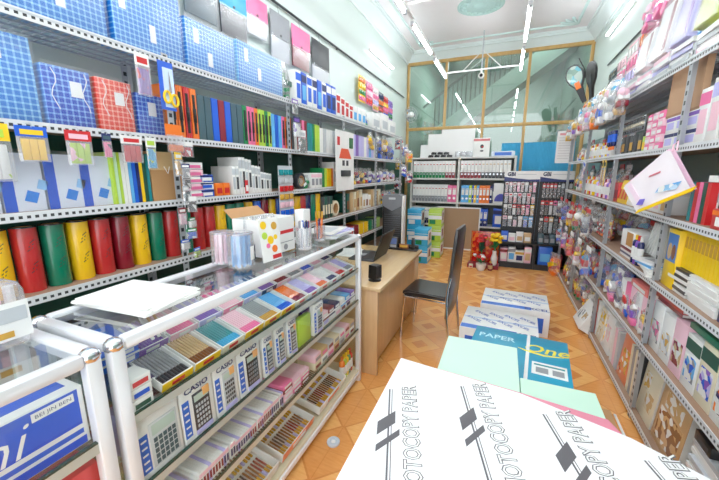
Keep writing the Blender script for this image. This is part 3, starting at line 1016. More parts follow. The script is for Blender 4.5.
hang(1, 3.60, P, 'calendar', 'white picture calendar with an orange roofed house hanging on the rack', 'calendar', x=.05, z=-.16)
for k in range(3):
    hang(2, 4.62 + k * .3, r_bag(.18, .24, .12, (('yellow', 'gold', 'yellow', 'lime'), ('blue', 'navy', 'blue', 'white'), ('yellow', 'white', 'yellow', 'gold'))[k], '', 80 + k), 'hanging_bag', ('bag of yellow goods hanging by the lavender folders', 'bag of blue goods hanging by the lavender folders', 'bag of yellow and white goods hanging at the rack end')[k], 'bag', x=.02, z=.12)
for k in range(7):
    put(r_bag(.15, .22, .12, pal[(k * 3 + 1) % 5] if k != 2 else ('yellow', 'gold', 'orange', 'yellow'), '', 90 + k), 'hanging_bag', 'small toy bag hung at the rack end', 'in the far corner', 'bag', (LF - .05 + .1 * (k % 3), 6.12 + .05 * (k % 2), 1.95 - .12 * k), R90 * .35, 'corner bags', 'from the top')

# rail with hanging document wallets high on the wall
put([P_('rail', MB().tube([(XL + .03, -.5, 3.085), (XL + .03, 7.3, 3.085)], .012, 6).mesh('rail', mat('charcoal', .4, .5)))] + [P_('bracket', bx('bracket', mat('charcoal', .4), XL, XL + .03, y - .01, y + .01, 3.075, 3.095)) for y in (.4, 2.3, 4.2, 6.1)],
    'hanging_rail', 'thin black hanging rail high along the wall', 'behind the counters', 'rail', (0, 0, 0))
def wallet(col, lowcol, w=.30, h=.42):
    return [P_('flap', bx('flap', mat(col, .4), -w / 2, w / 2, -.012, -.004, -h * .52, 0, .003)),
            P_('pocket', bx('pocket', mat(lowcol, .3, coat=.3), -w / 2 + .01, w / 2 - .01, -.003, .006, -h, -h * .35, .002)),
            P_('film', MB().box(-w / 2, w / 2, -.018, .01, -h * 1.05, -h * .5).mesh('film', WRAP())),
            P_('button', MB().lathe([(.012, 0), (.010, .004)], 10, front_mx(0, -.012, -h * .46)).mesh('button', mat('charcoal', .3))),
            P_('cord', MB().tube([(0, 0, 0), (0, .012, .05), (0, .02, .09)], .0015, 4).mesh('cord', mat('charcoal', .5)))]
for (y, z, c, lo, w, h) in ((1.66, 2.98, 'silver', 'charcoal', .28, .36), (2.00, 2.99, 'grey', 'slate', .30, .38), (2.32, 2.99, 'cyan', 'charcoal', .30, .40), (2.60, 2.99, 'pink', 'silver', .28, .30), (2.93, 2.99, 'grey', 'silver', .30, .40), (3.29, 2.99, 'pink', 'maroon', .34, .38), (3.70, 2.99, 'charcoal', 'silver', .40, .52)):
    put(wallet(c, lo, w, h), 'document_wallet', f'{c} document wallet hanging', 'from the black wall rail', 'wallet', (XL + .045, y, z), R90, 'hanging document wallets')
tc = [('yellow', ('orange', 'yellow', 'green', 'pink')), ('pink', ('pink', 'light pink', 'red', 'purple')), ('light pink', ('white', 'pink', 'lavender', 'gold')), ('charcoal', ('navy', 'orange', 'red', 'yellow')), ('red', ('red', 'yellow', 'pink', 'blue')), ('purple', ('purple', 'pink', 'green', 'white'))]
for k, yy in enumerate((4.92, 5.22, 5.50, 5.76, 6.02, 6.28)):
    put(r_card(.26, .36 - .03 * (k % 2), tc[k][0], tc[k][1]), 'hanging_toy_card', f'{tc[k][0]} toy card hanging high on the wall', 'below the tube light', 'toy', (XL + .06, yy, 2.93 - .02 * k), R90, 'hanging toy cards')

# ------------------------------------------------------------------ glass display counters
alu = mat((.93, .935, .95), .28, .25, var=.03)
chrome = mat((.86, .86, .88), .12, 1., var=.02)
CX0, CX1, CH = -1.268, -.886, 1.13
def counter(y0, y1, shelves, name, desc, place):
    P = []
    W = .037
    for x in (CX0, CX1):
        for y in (y0, y1):
            sx = -1 if x == CX1 else 1
            sy = -1 if y == y1 else 1
            P.append(P_('post', MB().box(x, x + sx * W, y, y + sy * W, .0, CH - .025, .009).mesh('post', alu)))
            P.append(P_('corner_cap', MB().ball((x + sx * W / 2, y + sy * W / 2, CH - .022), .0245, (1, 1, .9), 2).mesh('corner_cap', chrome)))
    for z in (CH - .043, .05):
        for x in (CX0, CX1):
            sx = -1 if x == CX1 else 1
            P.append(P_('rail', MB().box(x, x + sx * W, y0 + W, y1 - W, z, z + W, .010).mesh('rail', alu)))
        for y in (y0, y1):
            sy = -1 if y == y1 else 1
            P.append(P_('rail', MB().box(CX0 + W, CX1 - W, y, y + sy * W, z, z + W, .010).mesh('rail', alu)))
    P.append(P_('base_board', bx('base_board', mat('cream', .4), CX0 + .01, CX1 - .01, y0 + .01, y1 - .01, .085, .10)))
    for z in shelves:
        P.append(P_('glass_shelf', bx('glass_shelf', GLASS(), CX0 + .02, CX1 - .02, y0 + .02, y1 - .02, z - .006, z),
                    [P_('shelf_edge', bx('shelf_edge', mat((.80, .82, .80), .35, .3), CX1 - .019, CX1 - .008, y0 + W, y1 - W, z - .026, z + .001)),
                     P_('edge_strip', bx('edge_strip', mat((.10, .25, .22), .2), CX1 - .0185, CX1 - .0075, y0 + W, y1 - W, z + .001, z + .006))]))
    g = GLASS()
    P.append(P_('top_pane', MB().poly([(CX0 + .03, y0 + .03, CH - .014), (CX1 - .03, y0 + .03, CH - .014), (CX1 - .03, y1 - .03, CH - .014), (CX0 + .03, y1 - .03, CH - .014)]).mesh('top_pane', clear_mat((.95, .98, .97), .38, .02))))
    P.append(P_('front_pane', MB().poly([(CX1 - .006, y0 + .03, .08), (CX1 - .006, y1 - .03, .08), (CX1 - .006, y1 - .03, CH - .03), (CX1 - .006, y0 + .03, CH - .03)]).mesh('front_pane', clear_mat((.97, .99, .98), .10, .02))))
    for y in (y0 + .012, y1 - .012):
        P.append(P_('end_pane', MB().poly([(CX0 + .03, y, .08), (CX1 - .03, y, .08), (CX1 - .03, y, CH - .03), (CX0 + .03, y, CH - .03)]).mesh('end_pane', g)))
    n = 2
    for k in range(n):
        a = y0 + .03 + (y1 - y0 - .06) * k / n
        c = y0 + .03 + (y1 - y0 - .06) * (k + 1) / n
        x = CX0 + .012 + .010 * (k % 2)
        P.append(P_('sliding_door', bx('sliding_door', clear_mat((.80, .90, .87), .25, .05), x, x + .004, a, c + .02, .09, CH - .04)))
    return put(P, name, desc, place, 'counter', (0, 0, 0))
CS = (.885, .65, .425)
counter(.475, 2.135, CS, 'display_counter', 'long aluminium framed glass counter filled with pens and calculators', 'beside the desk')
counter(-.95, .455, (.875, .58), 'display_counter', 'glass counter holding the big blue box', 'next to the pen counter')

def CP(rec, name, desc, cat, y, x, z, group=None, rot=None, place='in the pen counter', order='from the near end'):
    return put(rec, name, desc, place, cat, (CX1 - x, y, z), R90, group, order, rot)

# pens
@memo
def r_pen(col, tip, L=.145):
    mx = Matrix.Rotation(-R90, 4, 'X')     # lathe axis along +Y
    b = MB().lathe([(.0012, .0), (.0042, .012), (.0047, .02), (.0047, L), (.003, L + .001)], 8, mx).mesh('barrel', mat(col, .2, coat=.5))
    c = MB().lathe([(.003, -.003), (.0058, -.001), (.0058, .034), (.0048, .036)], 8, mx).mesh('cap', mat(tip, .25, coat=.4))
    k = MB().box(-.0012, .0012, -.002, .028, .0055, .0085).mesh('clip', mat(tip, .3))
    return [P_('barrel', b), P_('cap', c, [P_('clip', k)])]
@memo
def r_tray(w, d, h, col, lab):
    b = MB()
    b.box(-w / 2, w / 2, 0, d, 0, .003)
    b.box(-w / 2, w / 2, 0, .004, .003, h)
    b.box(-w / 2, -w / 2 + .003, .004, d, .003, h)
    b.box(w / 2 - .003, w / 2, .004, d, .003, h)
    t = b.mesh('tray', mat('white', .35))
    f = bx('front_card', mat(col, .4), -w / 2, w / 2, -.0015, 0, 0, h * .98)
    l = bx('price_mark', mat(lab, .4), -w * .20, w * .20, -.003, 0, h * .25, h * .70)
    return [P_('tray', t, [P_('front_card', f), P_('price_mark', l)])]

def tilt(y, x, z, rx):
    """world transform of an item whose front edge is at the given spot, leaning back by rx"""
    return Matrix.Translation((CX1 - x, y, z)) @ Matrix.Rotation(R90, 4, 'Z') @ Matrix.Rotation(rx, 4, 'X')
penc = [('grey', 'charcoal', 'yellow'), ('tan', 'brown', 'yellow'), ('teal', 'cyan', 'cream'), ('light pink', 'pink', 'yellow'), ('grey', 'gold', 'yellow'), ('light blue', 'blue', 'yellow'), ('orange', 'maroon', 'cream'), ('lavender', 'purple', 'white'), ('light pink', 'orange', 'cream'), ('white', 'navy', 'white'), ('light pink', 'red', 'white'), ('lavender', 'grey', 'white')]
RX = .30
y = .665
for k, (bc, cc, fcol) in enumerate(penc):
    w = .112
    z0 = .888
    CP(r_tray(w, .15, .030, fcol, 'red'), 'pen_tray', 'sloped pen tray with red mark', 'tray', y, .028, z0, 'front row pen trays', rot=(RX, 0, R90))
    for j in range(9):
        M = tilt(y - w / 2 + .010 + j * .0115, .028 + .007, z0 + .018, RX)
        o = put(r_pen(bc, cc), 'pen', f'{bc} pen with {cc} cap', 'in the front pen trays', 'pen', M.translation, 0, 'pens in the front trays', rot=M.to_euler())
    y += .121
# raised second row behind: pen packs and loose pens
y = .70
back = [('purple', 'purple'), ('light pink', 'pink'), ('lavender', 'purple'), ('pink', 'light pink'), ('lavender', 'light blue'), ('navy', 'purple'), ('light pink', 'maroon'), ('white', 'grey'), ('lavender', 'blue'), ('white', 'light pink'), ('silver', 'navy')]
for k, (bc, cc) in enumerate(back):
    z0 = .945
    CP(r_tray(.118, .14, .028, bc, 'white'), 'pen_tray', 'coloured pen tray in the raised row', 'tray', y, .185, z0, 'raised row pen trays', rot=(.30, 0, R90))
    for j in range(9):
        M = tilt(y - .118 / 2 + .0105 + j * .0121, .192, z0 + .017, .30)
        put(r_pen(bc if j % 3 else 'white', cc), 'pen', f'{bc if j % 3 else "white"} pen with {cc} cap', 'in the raised trays', 'pen', M.translation, 0, 'pens in the raised trays', rot=M.to_euler())
    y += .127
# riser under the raised row
CP(MB().prism([(-.70, 0, 0), (-.70, .17, 0), (-.70, .17, .10), (-.70, .0, .05)], (1.40, 0, 0)).mesh('riser', mat('white', .4)), 'display_riser', 'white sloped display riser under the raised pen trays', 'stand', 1.345, .178, .888, place='')
# blue pen boxes and a stack of red, blue and green boxes beside the post
for k, (yy, xx, zz) in enumerate(((.565, .05, .888), (.585, .14, .95), (.585, .14, .975))):
    CP(r_box(.11, .034, .15, 'blue' if k else 'navy', 'white', 'white'), 'pen_box', 'blue and white pen box', 'box', yy, xx + .02, zz + .01, 'blue pen boxes', rot=(.2, 0, R90))
for k, c in enumerate(('dark green', 'blue', 'red')):
    CP(r_box(.062, .032, .07, 'white', c, ''), 'refill_box', f'small white box with a {c} label', 'box', .545, .016, .888 + .034 * k, 'stacked small boxes', place='stacked at the counter post')
for k in range(3):
    M = tilt(.685 + k * .022, .15, 1.005, .9)
    put(r_pen('yellow' if k else 'white', 'white', .12), 'marker_pen', 'white tipped yellow pen leaning on the blue boxes', '', 'pen', M.translation, 0, 'leaning pens', rot=M.to_euler()) if k == 0 else put(r_pen('gold', 'white', .12), 'marker_pen', 'gold pen leaning on the blue boxes', '', 'pen', M.translation, 0, 'leaning pens', rot=M.to_euler())

# calculator boxes standing behind the front glass
@memo
def r_calc(w, h, d, body, key, big=False):
    bx_ = MB().box(-w / 2, w / 2, 0, d, 0, h, .0015).mesh('carton', mat('white', .35))
    S = []
    S.append(P_('side_strip', bx('side_strip', mat((.10, .38, .80), .35), -w * .47, -w * .27, -.001, .0005, h * .10, h * .74)))
    q = MB()
    for j in range(5):
        q.box(-w * .43, -w * .31, -.0016, 0, h * (.15 + j * .12), h * (.18 + j * .12))
    S.append(P_('strip_print', q.mesh('strip_print', mat('white', .4))))
    cx = w * .10
    cw = w * (.66 if big else .52)
    c0, c1 = (h * .10, h * .86) if big else (h * .12, h * .78)
    S.append(P_('calculator_picture', bx('calculator_picture', mat(body, .35), cx - cw / 2, cx + cw / 2, -.0022, .0005, c0, c1, .0008)))
    S.append(P_('display', bx('display', mat((.72, .80, .76), .2), cx - cw * .42, cx + cw * .42, -.0032, 0, c1 - h * (.22 if big else .15), c1 - h * .04)))
    kk = MB()
    nx, nz = 5, 5
    kh = (c1 - h * (.26 if big else .19)) - (c0 + h * .02)
    for j in range(nz):
        for i in range(nx):
            x = cx - cw * .42 + cw * .84 * (i + .5) / nx
            z = c0 + h * .02 + kh * (j + .5) / nz
            kk.box(x - cw * (.062 if big else .05), x + cw * (.062 if big else .05), -.0038, 0, z - kh * (.075 if big else .055), z + kh * (.075 if big else .055))
    S.append(P_('keypad', kk.mesh('keypad', mat(key, .4))))
    if not big:
        S.append(P_('lettering', text_mesh('CASIO', h * .135, mat((.10, .18, .42), .4), front_mx(-.0 * w, -.0015, h * .885), width=w * .74, bold=.0008)))
        S.append(P_('sticker', bx('sticker', mat((.95, .68, .40), .4), cx + cw * .10, cx + cw * .5, -.0045, 0, h * .66, h * .80)))
        S.append(P_('price_band', bx('price_band', mat('lavender', .4), cx - cw * .5, cx + cw * .5, -.0035, 0, h * .04, h * .115)))
    return [P_('carton', bx_, S)]
zc = .6515
def calc(y0, y1, h, body, key, desc, big=False):
    w = r3(y1 - y0 - .006)
    CP(r_calc(w, h, .035, body, key, big), 'calculator_box', desc, 'calculator', (y0 + y1) / 2, .022, zc, 'calculator boxes', rot=(-.05, 0, R90))
calc(.515, .66, .19, (.80, .82, .83), 'slate', 'wide white calculator box with a large pale keypad', True)
calc(.662, .80, .205, 'charcoal', 'silver', 'calculator box with black keypad next to the wide pale one')
calc(.802, .92, .205, 'silver', 'charcoal', 'calculator box picturing a silver grey calculator')
calc(.922, 1.06, .205, 'black', 'grey', 'calculator box with black keypad next to the silver one')
for k, (a, c) in enumerate(((1.075, 1.15), (1.165, 1.24), (1.26, 1.34))):
    calc(a, c, .19, 'charcoal', 'silver', 'narrow calculator box with black keypad')
CP(r_box(.12, .15, .03, 'lime', '', ''), 'note_pad', 'lime green note pad box beside the narrow calculators', 'box', 1.42, .03, zc)
CP(r_calc(.10, .18, .03, 'silver', 'charcoal'), 'calculator_box', 'narrow pale calculator box beside the lime note pad', 'calculator', 1.55, .02, zc)
# behind and beyond the calculators
rr = random.Random(11)
cl = ['lavender', 'white', 'light pink', 'maroon', 'navy', 'white', 'light blue', 'purple', 'grey', 'silver']
for k in range(6):
    CP(r_box(.075, .05, .13, 'white', cl[k % 10], cl[(k + 3) % 10]), 'eraser_box', f'small white open box with {cl[k % 10]} label', 'box', 1.655 + k * .079, .03, zc, 'small boxes beside the calculators')
    CP(r_box(.07, .03, .12, cl[(k + 2) % 10], 'white', ''), 'eraser_box', f'flat {cl[(k + 2) % 10]} box laid on a white one', 'box', 1.655 + k * .079, .035, zc + .051, 'flat boxes beside the calculators')
for k in range(12):
    CP(r_box(.10, .12 + .04 * (k % 3), .12, cl[(k * 3) % 10], 'white', cl[k % 10]), 'stock_box', f'{cl[(k * 3) % 10]} stock box behind the calculators', 'box', .60 + k * .115, .16, zc, 'stock boxes')
# third level: thin pen boxes on edge, pink cases, small packs
z3 = .4265
y = .53
for k in range(46):
    t = .0125
    c = 'white' if k % 5 else 'lavender'
    CP(r_box(t, .06 + .012 * (k // 12 % 2), .17, c, 'maroon' if (k // 10) % 2 else 'navy', 'light pink'), 'refill_box', f'thin {c} pencil-lead box', 'box', y + t / 2, .03, z3, 'thin boxes on edge', place="on the counter's third level")
    y += t + .0015 + (.008 if k % 11 == 10 else 0)
for k in range(10):
    CP(r_box(.075, .022, .18, ('light pink', 'pink', 'maroon', 'light pink')[k % 4], 'white', ''), 'pencil_case', f"{('light pink', 'pink', 'maroon', 'light pink')[k % 4]} flat pencil case", 'case', 1.25 + (k % 3) * .08, .03, z3 + .023 * (k // 3), 'flat pencil cases', place="on the counter's third level")
for k in range(14):
    CP(r_box(.075, .045, .12, ('cream', 'white', 'light pink', 'tan', 'silver')[k % 5], ('maroon', 'grey', 'pink')[k % 3], ''), 'eraser_box', f"{('cream', 'white', 'light pink', 'tan', 'silver')[k % 5]} eraser box", 'box', 1.55 + (k % 7) * .08, .03, z3 + .046 * (k // 7), 'eraser boxes', place="on the counter's third level")
# bottom level: open display trays of brown and gold pens
zb = .1005
for k, yy in enumerate((.66, .985, 1.32, 1.72)):
    w = .30 if k < 3 else .36
    CP(r_tray(w, .26, .05, 'orange' if k % 2 == 0 else 'white', 'white' if k % 2 == 0 else 'orange'), 'pen_tray', 'wide display tray of brown pens on the counter floor', 'tray', yy, .03, zb + .02, 'wide pen trays', rot=(.22, 0, R90), place='')
    for row in range(2):
        n = int(w / .0185) - 1
        for j in range(n):
            M = tilt(yy - w / 2 + .018 + j * .0185, .03 + .012 + row * .125, zb + .034 + row * .026, .22)
            c = ('brown', 'maroon', 'brown', 'charcoal')[(j // 3 + k) % 4]
            put(r_pen(c, 'gold' if (j + row) % 4 else 'lavender', .105), 'pen', f'{c} pen', 'in the wide display trays', 'pen', M.translation, 0, 'pens in the wide trays', rot=M.to_euler())
for k, c in enumerate(('orange', 'lime', 'yellow', 'green', 'red')):
    CP(r_jar(.022, .17, c, 'yellow' if k % 2 else c), 'marker_pen', f'thick {c} marker standing at the counter end', 'marker', 1.945 + k * .033, .05, zb, 'thick markers', place='')

# goods on the pen counter
papers = 'on the pen counter'
def top(rec, name, desc, cat, x, y, rz=R90, z=0, group=None, place=papers, rot=None):
    return put(rec, name, desc, place, cat, (x, y, CH + .0005 + z), rz, group, 'from the near end', rot)
for k, (x, y, w, d, rz, t) in enumerate(((-1.105, .70, .21, .325, .06, .010), (-1.10, .70, .20, .315, .20, .004), (-1.105, .705, .205, .30, .10, .003))):
    put([P_('sheets', bx('sheets', mat('paper', .7, var=.02), -d / 2, d / 2, -w / 2, w / 2, 0, t)), P_('top_sheet', bx('top_sheet', mat('white', .7, var=.02), -d / 2 + .004, d / 2 - .006, -w / 2 + .01, w / 2 - .004, t, t + .0012, mx=Matrix.Rotation(.02, 4, 'Z')))],
        'paper_stack', ('thick lowest stack of white paper', 'middle loose stack of white paper', 'topmost stack of white paper')[k], 'at the near end of the pen counter', 'paper', (x, y, CH + .0005 + (0, .0115, .017)[k]), rz, 'paper stacks')
@memo
def r_tub(r, h, inner, lab):
    P = [P_('tub', MB().lathe([(r * .94, .001), (r, .004), (r, h * .9), (r * .97, h * .96), (r * .97, h)], 18, cap=False).mesh('tub', clear_mat((.94, .96, .99), .4, .06, .16)))]
    n = 14
    for k in range(n):
        a = k * 2.4
        q = r * .78 * math.sqrt((k + .5) / n)
        P.append(P_('swab', MB().tube([(q * math.cos(a), q * math.sin(a), .004), (q * .96 * math.cos(a + .1), q * .96 * math.sin(a + .1), h * .92)], .0065, 6).mesh('swab', mat(inner, .4))))
    b = MB()
    lab_m = mat(lab, .4)
    pr = MB()
    nseg = 8
    for s in range(nseg):
        a0 = -1.66 + s * .24
        a1 = a0 + .24
        R = r * 1.012
        pr.poly([(R * math.cos(a0), R * math.sin(a0), h * .22), (R * math.cos(a1), R * math.sin(a1), h * .22), (R * math.cos(a1), R * math.sin(a1), h * .62), (R * math.cos(a0), R * math.sin(a0), h * .62)])
    P.append(P_('label', pr.mesh('label', mat('white', .4)), [P_('lettering', text_mesh('DK', h * .30, lab_m, Matrix.Rotation(-.70, 4, 'Z') @ Matrix.Translation((r * 1.03, 0, h * .42)) @ Matrix.Rotation(R90, 4, 'Z') @ Matrix.Rotation(R90, 4, 'X') @ Matrix.Rotation(R90, 4, 'Z'), bold=.006))]))
    P.append(P_('lid', MB().lathe([(r * 1.02, h * .955), (r * 1.03, h * .96), (r * 1.03, h), (r * .9, h + .003)], 18).mesh('lid', clear_mat((.95, .95, .98), .4, .1, .10))))
    return P
top(r_tub(.052, .150, 'light pink', 'navy'), 'plastic_tub', 'clear tub of pink sticks behind the blue one', 'tub', -1.185, 1.165)
top(r_tub(.058, .155, 'light blue', 'navy'), 'plastic_tub', 'clear tub of pale blue sticks', 'tub', -1.07, 1.155)
P = [P_('board', bx('board', mat('white', .4), -.065, .065, 0, .004, 0, .205))]
for (x, z, r, c) in ((-.035, .175, .019, 'yellow'), (.035, .165, .019, 'gold'), (-.035, .125, .017, 'lime'), (.0, .10, .02, 'yellow'), (.02, .055, .018, 'orange'), (-.02, .075, .012, 'pink'), (.035, .11, .012, 'yellow')):
    P.append(P_('round_print', MB().lathe([(r, 0), (r, .002)], 16, front_mx(x, .0, z)).mesh('round_print', mat(c, .4))))
P.append(P_('red_print', bx('red_print', mat('red', .4), 0, .06, -.001, .001, .006, .026)))
top(P, 'display_card', 'white card with yellow rounds leaning on the open carton', 'card', -1.00, 1.295, rot=(-.13, 0, R90 - .1))
b = MB()
w, d, h, t = .25, .20, .185, .004
b.box(-w / 2, w / 2, 0, t, 0, h)
b.box(-w / 2, w / 2, d - t, d, 0, h)
b.box(-w / 2, -w / 2 + t, t, d - t, 0, h)
b.box(w / 2 - t, w / 2, t, d - t, 0, h)
b.box(-w / 2 + t, w / 2 - t, t, d - t, 0, t)
P = [P_('carton', b.mesh('carton', mat('white', .5)), [P_('red_strip', bx('red_strip', mat('red', .4), .005, .115, -.0015, 0, .098, .116)), P_('line_print', bx('line_print', mat('grey', .4), .0, .11, -.0015, 0, .05, .054)), P_('round_mark', MB().lathe([(.016, 0), (.016, .002)], 16, front_mx(.045, 0, .025)).mesh('round_mark', mat('grey', .5)))]),
     P_('flap', MB().box(-w / 2, w / 2, -.001, .002, 0, .07, 0, Matrix.Translation((0, d, h)) @ Matrix.Rotation(-.9, 4, 'X')).mesh('flap', mat('kraft', .7)))]
top(P, 'open_carton', 'open white carton with a red strip', 'carton', -1.06, 1.435, R90 - .05)
for k in range(5):
    put(r_bag(.08, .06, .06, ('white', 'silver', 'white', 'cream'), '', 110 + k), 'clear_bag', 'small clear bag sticking out of the white carton', '', 'bag', (-1.15 + .02 * (k % 2), 1.345 + k * .042, CH + .135), R90, 'bags in the carton')
@memo
def r_cup(r, h):
    return [P_('cup', MB().lathe([(r * .9, .001), (r, .01), (r, h)], 16, cap=False).mesh('cup', clear_mat((.95, .95, .98), .4, .06, .10))),
            P_('cup_base', MB().lathe([(r * .88, .002), (r * .9, .004)], 16).mesh('cup_base', mat('white', .4)))]
top(r_cup(.042, .125), 'pen_cup', 'tall clear cup of pens beside the open carton', 'cup', -.99, 1.56)
for k in range(8):
    a = k * .8
    c = ('navy', 'red', 'black', 'blue', 'maroon', 'grey', 'white', 'navy')[k]
    M = Matrix.Translation((-.99 + .026 * math.cos(a), 1.56 + .026 * math.sin(a), CH + .155)) @ Matrix.Rotation(-R90 + .0, 4, 'X') @ Matrix.Rotation(.08 * math.cos(a), 4, 'Z')
    put(r_pen('white' if k % 2 else 'silver', c, .14), 'pen', f'{"white" if k % 2 else "silver"} pen with {c} cap standing in the clear cup', '', 'pen', M.translation, 0, 'pens in the clear cup', rot=M.to_euler())
top(r_box(.075, .205, .06, 'white', 'silver', ''), 'slim_box', 'tall white box behind the cup of pens', 'box', -1.05, 1.69)
top(r_cup(.035, .10), 'pen_cup', 'short clear cup of pencils by the document pile', 'cup', -1.03, 1.80)
for k in range(6):
    a = k * 1.05
    c = ('orange', 'orange', 'red', 'gold', 'orange', 'navy')[k]
    M = Matrix.Translation((-1.03 + .022 * math.cos(a), 1.80 + .022 * math.sin(a), CH + .18)) @ Matrix.Rotation(-R90, 4, 'X') @ Matrix.Rotation(.09 * math.cos(a), 4, 'Z')
    put(r_pen('orange' if c == 'gold' else c, 'gold', .165), 'pencil', f'{c} pencil standing in the short cup', '', 'pencil', M.translation, 0, 'pencils in the short cup', rot=M.to_euler())
for k in range(5):
    rzz = .15 * math.sin(k * 1.9)
    c = ('white', 'silver', 'paper white', 'lavender', 'plain white')[k]
    put(r_flatbook(.30, .008, .21, c.replace('paper ', '').replace('plain ', ''), 'paper', 'silver' if k == 4 else ''), 'document_folder', f'{c} folder in the document pile', 'on the pen counter', 'folder', (-.965 + .012 * math.sin(k), 1.985 + .01 * math.cos(k * 2), CH + .0006 + k * .0085), R90 + rzz, 'piled documents', 'from the bottom')

# ---- second counter: blue box, red box, clear bag on top
P = []
w, h, d = .60, .158, .15
P.append(P_('carton', MB().box(-w / 2, w / 2, 0, d, 0, h, .003).mesh('carton', mat('white', .35)), [
    P_('blue_panel', bx('blue_panel', mat((.02, .30, .80), .3), -w / 2 + .008, w / 2 - .012, -.001, .001, h * .37, h * .97)),
    P_('blue_stripe', bx('blue_stripe', mat((.04, .34, .80), .3), -w / 2 + .008, w / 2 - .012, -.001, .001, h * .21, h * .29)),
    P_('blue_base', bx('blue_base', mat((.02, .30, .80), .3), -w / 2 + .008, w / 2 - .008, -.001, .001, h * .02, h * .15)),
    P_('top_panel', bx('top_panel', mat((.05, .30, .76), .3), -w / 2 + .02, w / 2 - .02, .03, d - .02, h - .001, h + .001)),
    P_('name_plate', bx('name_plate', mat('white', .4), w * .33, w * .465, -.002, .0, h * .80, h * .93)),
    P_('lettering', text_mesh('mini', .115, mat('white', .4), front_mx(w * .13, -.0022, h * .60), shear=.35, bold=-.001)),
    P_('lettering', text_mesh('BEI JIN BEN', .012, mat('navy', .4), front_mx(w * .398, -.0030, h * .865), width=w * .115))]))
put(P, 'blue_box', 'large blue and white carton on the glass shelf', 'of the second counter', 'box', (-.925, .120, .8765), R90)
P = [P_('carton', MB().box(-.14, .14, 0, .2, 0, .20, .003).mesh('carton', mat((.90, .25, .28), .35)), [P_('face_panel', bx('face_panel', mat('silver', .4), -.02, .10, -.0012, .001, .09, .165, .0)), P_('white_print', bx('white_print', mat('white', .4), -.11, -.05, -.0012, .001, .10, .16))])]
put(P, 'red_box', 'red carton with a pale panel under the blue carton', 'in the second counter', 'box', (-.935, .29, .5805 + .02), R90)
put(r_box(.28, .19, .2, 'red', 'white', ''), 'red_box', 'second red carton beside the pale panelled one', 'in the second counter', 'box', (-.935, -.02, .5805), R90)
@memo
def r_pack(w, d, h):
    P = [P_('pack', MB().box(-w / 2, w / 2, 0, d, 0, h * .78, .03).mesh('pack', clear_mat((.97, .95, .97), .4, .12, .14)))]
    P.append(P_('paper_label', bx('paper_label', mat('white', .5), -w * .10, w * .44, -.002, .001, h * .14, h * .56), [P_('yellow_print', bx('yellow_print', mat('gold', .5), -w * .06, w * .2, -.0035, 0, h * .17, h * .24)), P_('grey_print', bx('grey_print', mat('silver', .5), -w * .05, w * .40, -.0035, 0, h * .34, h * .50))]))
    for k in range(5):
        P.append(P_('contents', MB().tube([(-w * .38 + k * w * .19, d * .5, .01), (-w * .38 + k * w * .19, d * .5, h * .68)], w * .075, 8).mesh('contents', mat('light pink' if k % 2 else 'white', .4))))
    P.append(P_('neck', MB().ball((0, d / 2, h * .84), w * .28, (1.1, .9, .6), 2, .15).mesh('neck', clear_mat((.97, .95, .97), .4, .12, .22))))
    return P
put(r_pack(.15, .12, .22), 'clear_pack', 'clear plastic pack with a white and yellow label', 'on top of the second counter', 'pack', (-1.08, .345, CH - .013), R90)
put(r_box(.14, .10, .12, 'white', 'light pink', 'pink'), 'slim_box', 'white and pink box under the top glass', 'of the second counter', 'box', (-1.08, .18, .8765), R90)

# ------------------------------------------------------------------ desk and what stands on it
oak = wood_mat((.86, .70, .50), (.72, .54, .35), 2, .3)
oak_t = wood_mat((.88, .76, .58), (.78, .62, .42), 1, .18)
DY0, DY1, DX0, DX1, DZ = 2.20, 3.56, -1.50, -.765, .72
P = [P_('desk_top', MB().box(DX0, DX1, DY0, DY1, DZ - .03, DZ, .004).mesh('desk_top', oak_t)),
     P_('front_panel', bx('front_panel', oak, DX1 - .085, DX1 - .067, DY0 + .05, DY1 - .05, .06, DZ - .03, .001)),
     P_('side_panel', bx('side_panel', oak, DX0 + .02, DX1 - .03, DY0 + .02, DY0 + .045, 0, DZ - .03, .001)),
     P_('side_panel', bx('side_panel', oak, DX0 + .02, DX1 - .03, DY1 - .045, DY1 - .02, 0, DZ - .03, .001)),
     P_('drawer', bx('drawer', oak, DX0 + .03, DX0 + .40, DY0 + .05, DY0 + .45, .30, DZ - .032, .001), [P_('handle', bx('handle', mat('silver', .3, .8), DX0 + .015, DX0 + .03, DY0 + .2, DY0 + .3, .55, .565))])]
put(P, 'desk', 'light oak desk with closed front at the end of the counter', '', 'desk', (0, 0, 0))
blk = mat('black', .35)
P = [P_('base', bx('base', mat('charcoal', .5), -.195, .195, 0, .26, 0, .016, .003), [P_('keyboard', bx('keyboard', blk, -.15, .15, .03, .13, .0155, .0185)), P_('touchpad', bx('touchpad', mat('grey', .4), -.045, .045, .155, .215, .0155, .017))]),
     P_('screen', MB().box(-.195, .195, -.010, 0, 0, .265, .003, Matrix.Translation((0, .004, .014)) @ Matrix.Rotation(.32, 4, 'X'))  .mesh('screen', mat((.03, .05, .05), .5)), [
         P_('display', MB().box(-.18, .18, .0005, .0015, .014, .25, 0, Matrix.Translation((0, .004, .014)) @ Matrix.Rotation(.32, 4, 'X')).mesh('display', mat('slate', .15)))])]
put(P, 'laptop', 'open black laptop with its lid towards the chair', 'on the oak desk', 'laptop', (-1.07, 3.06, DZ), R90)
for k in range(3):
    put([P_('sheets', bx('sheets', mat('white', .6), -.10, .10, -.14, .14, 0, .006))], 'paper_stack', 'small white paper stack behind the laptop', 'on the oak desk', 'paper', (-1.41 , 3.10 + .02 * k, DZ + .0005 + k * .0065), .2 * k, 'desk papers', 'from the bottom')
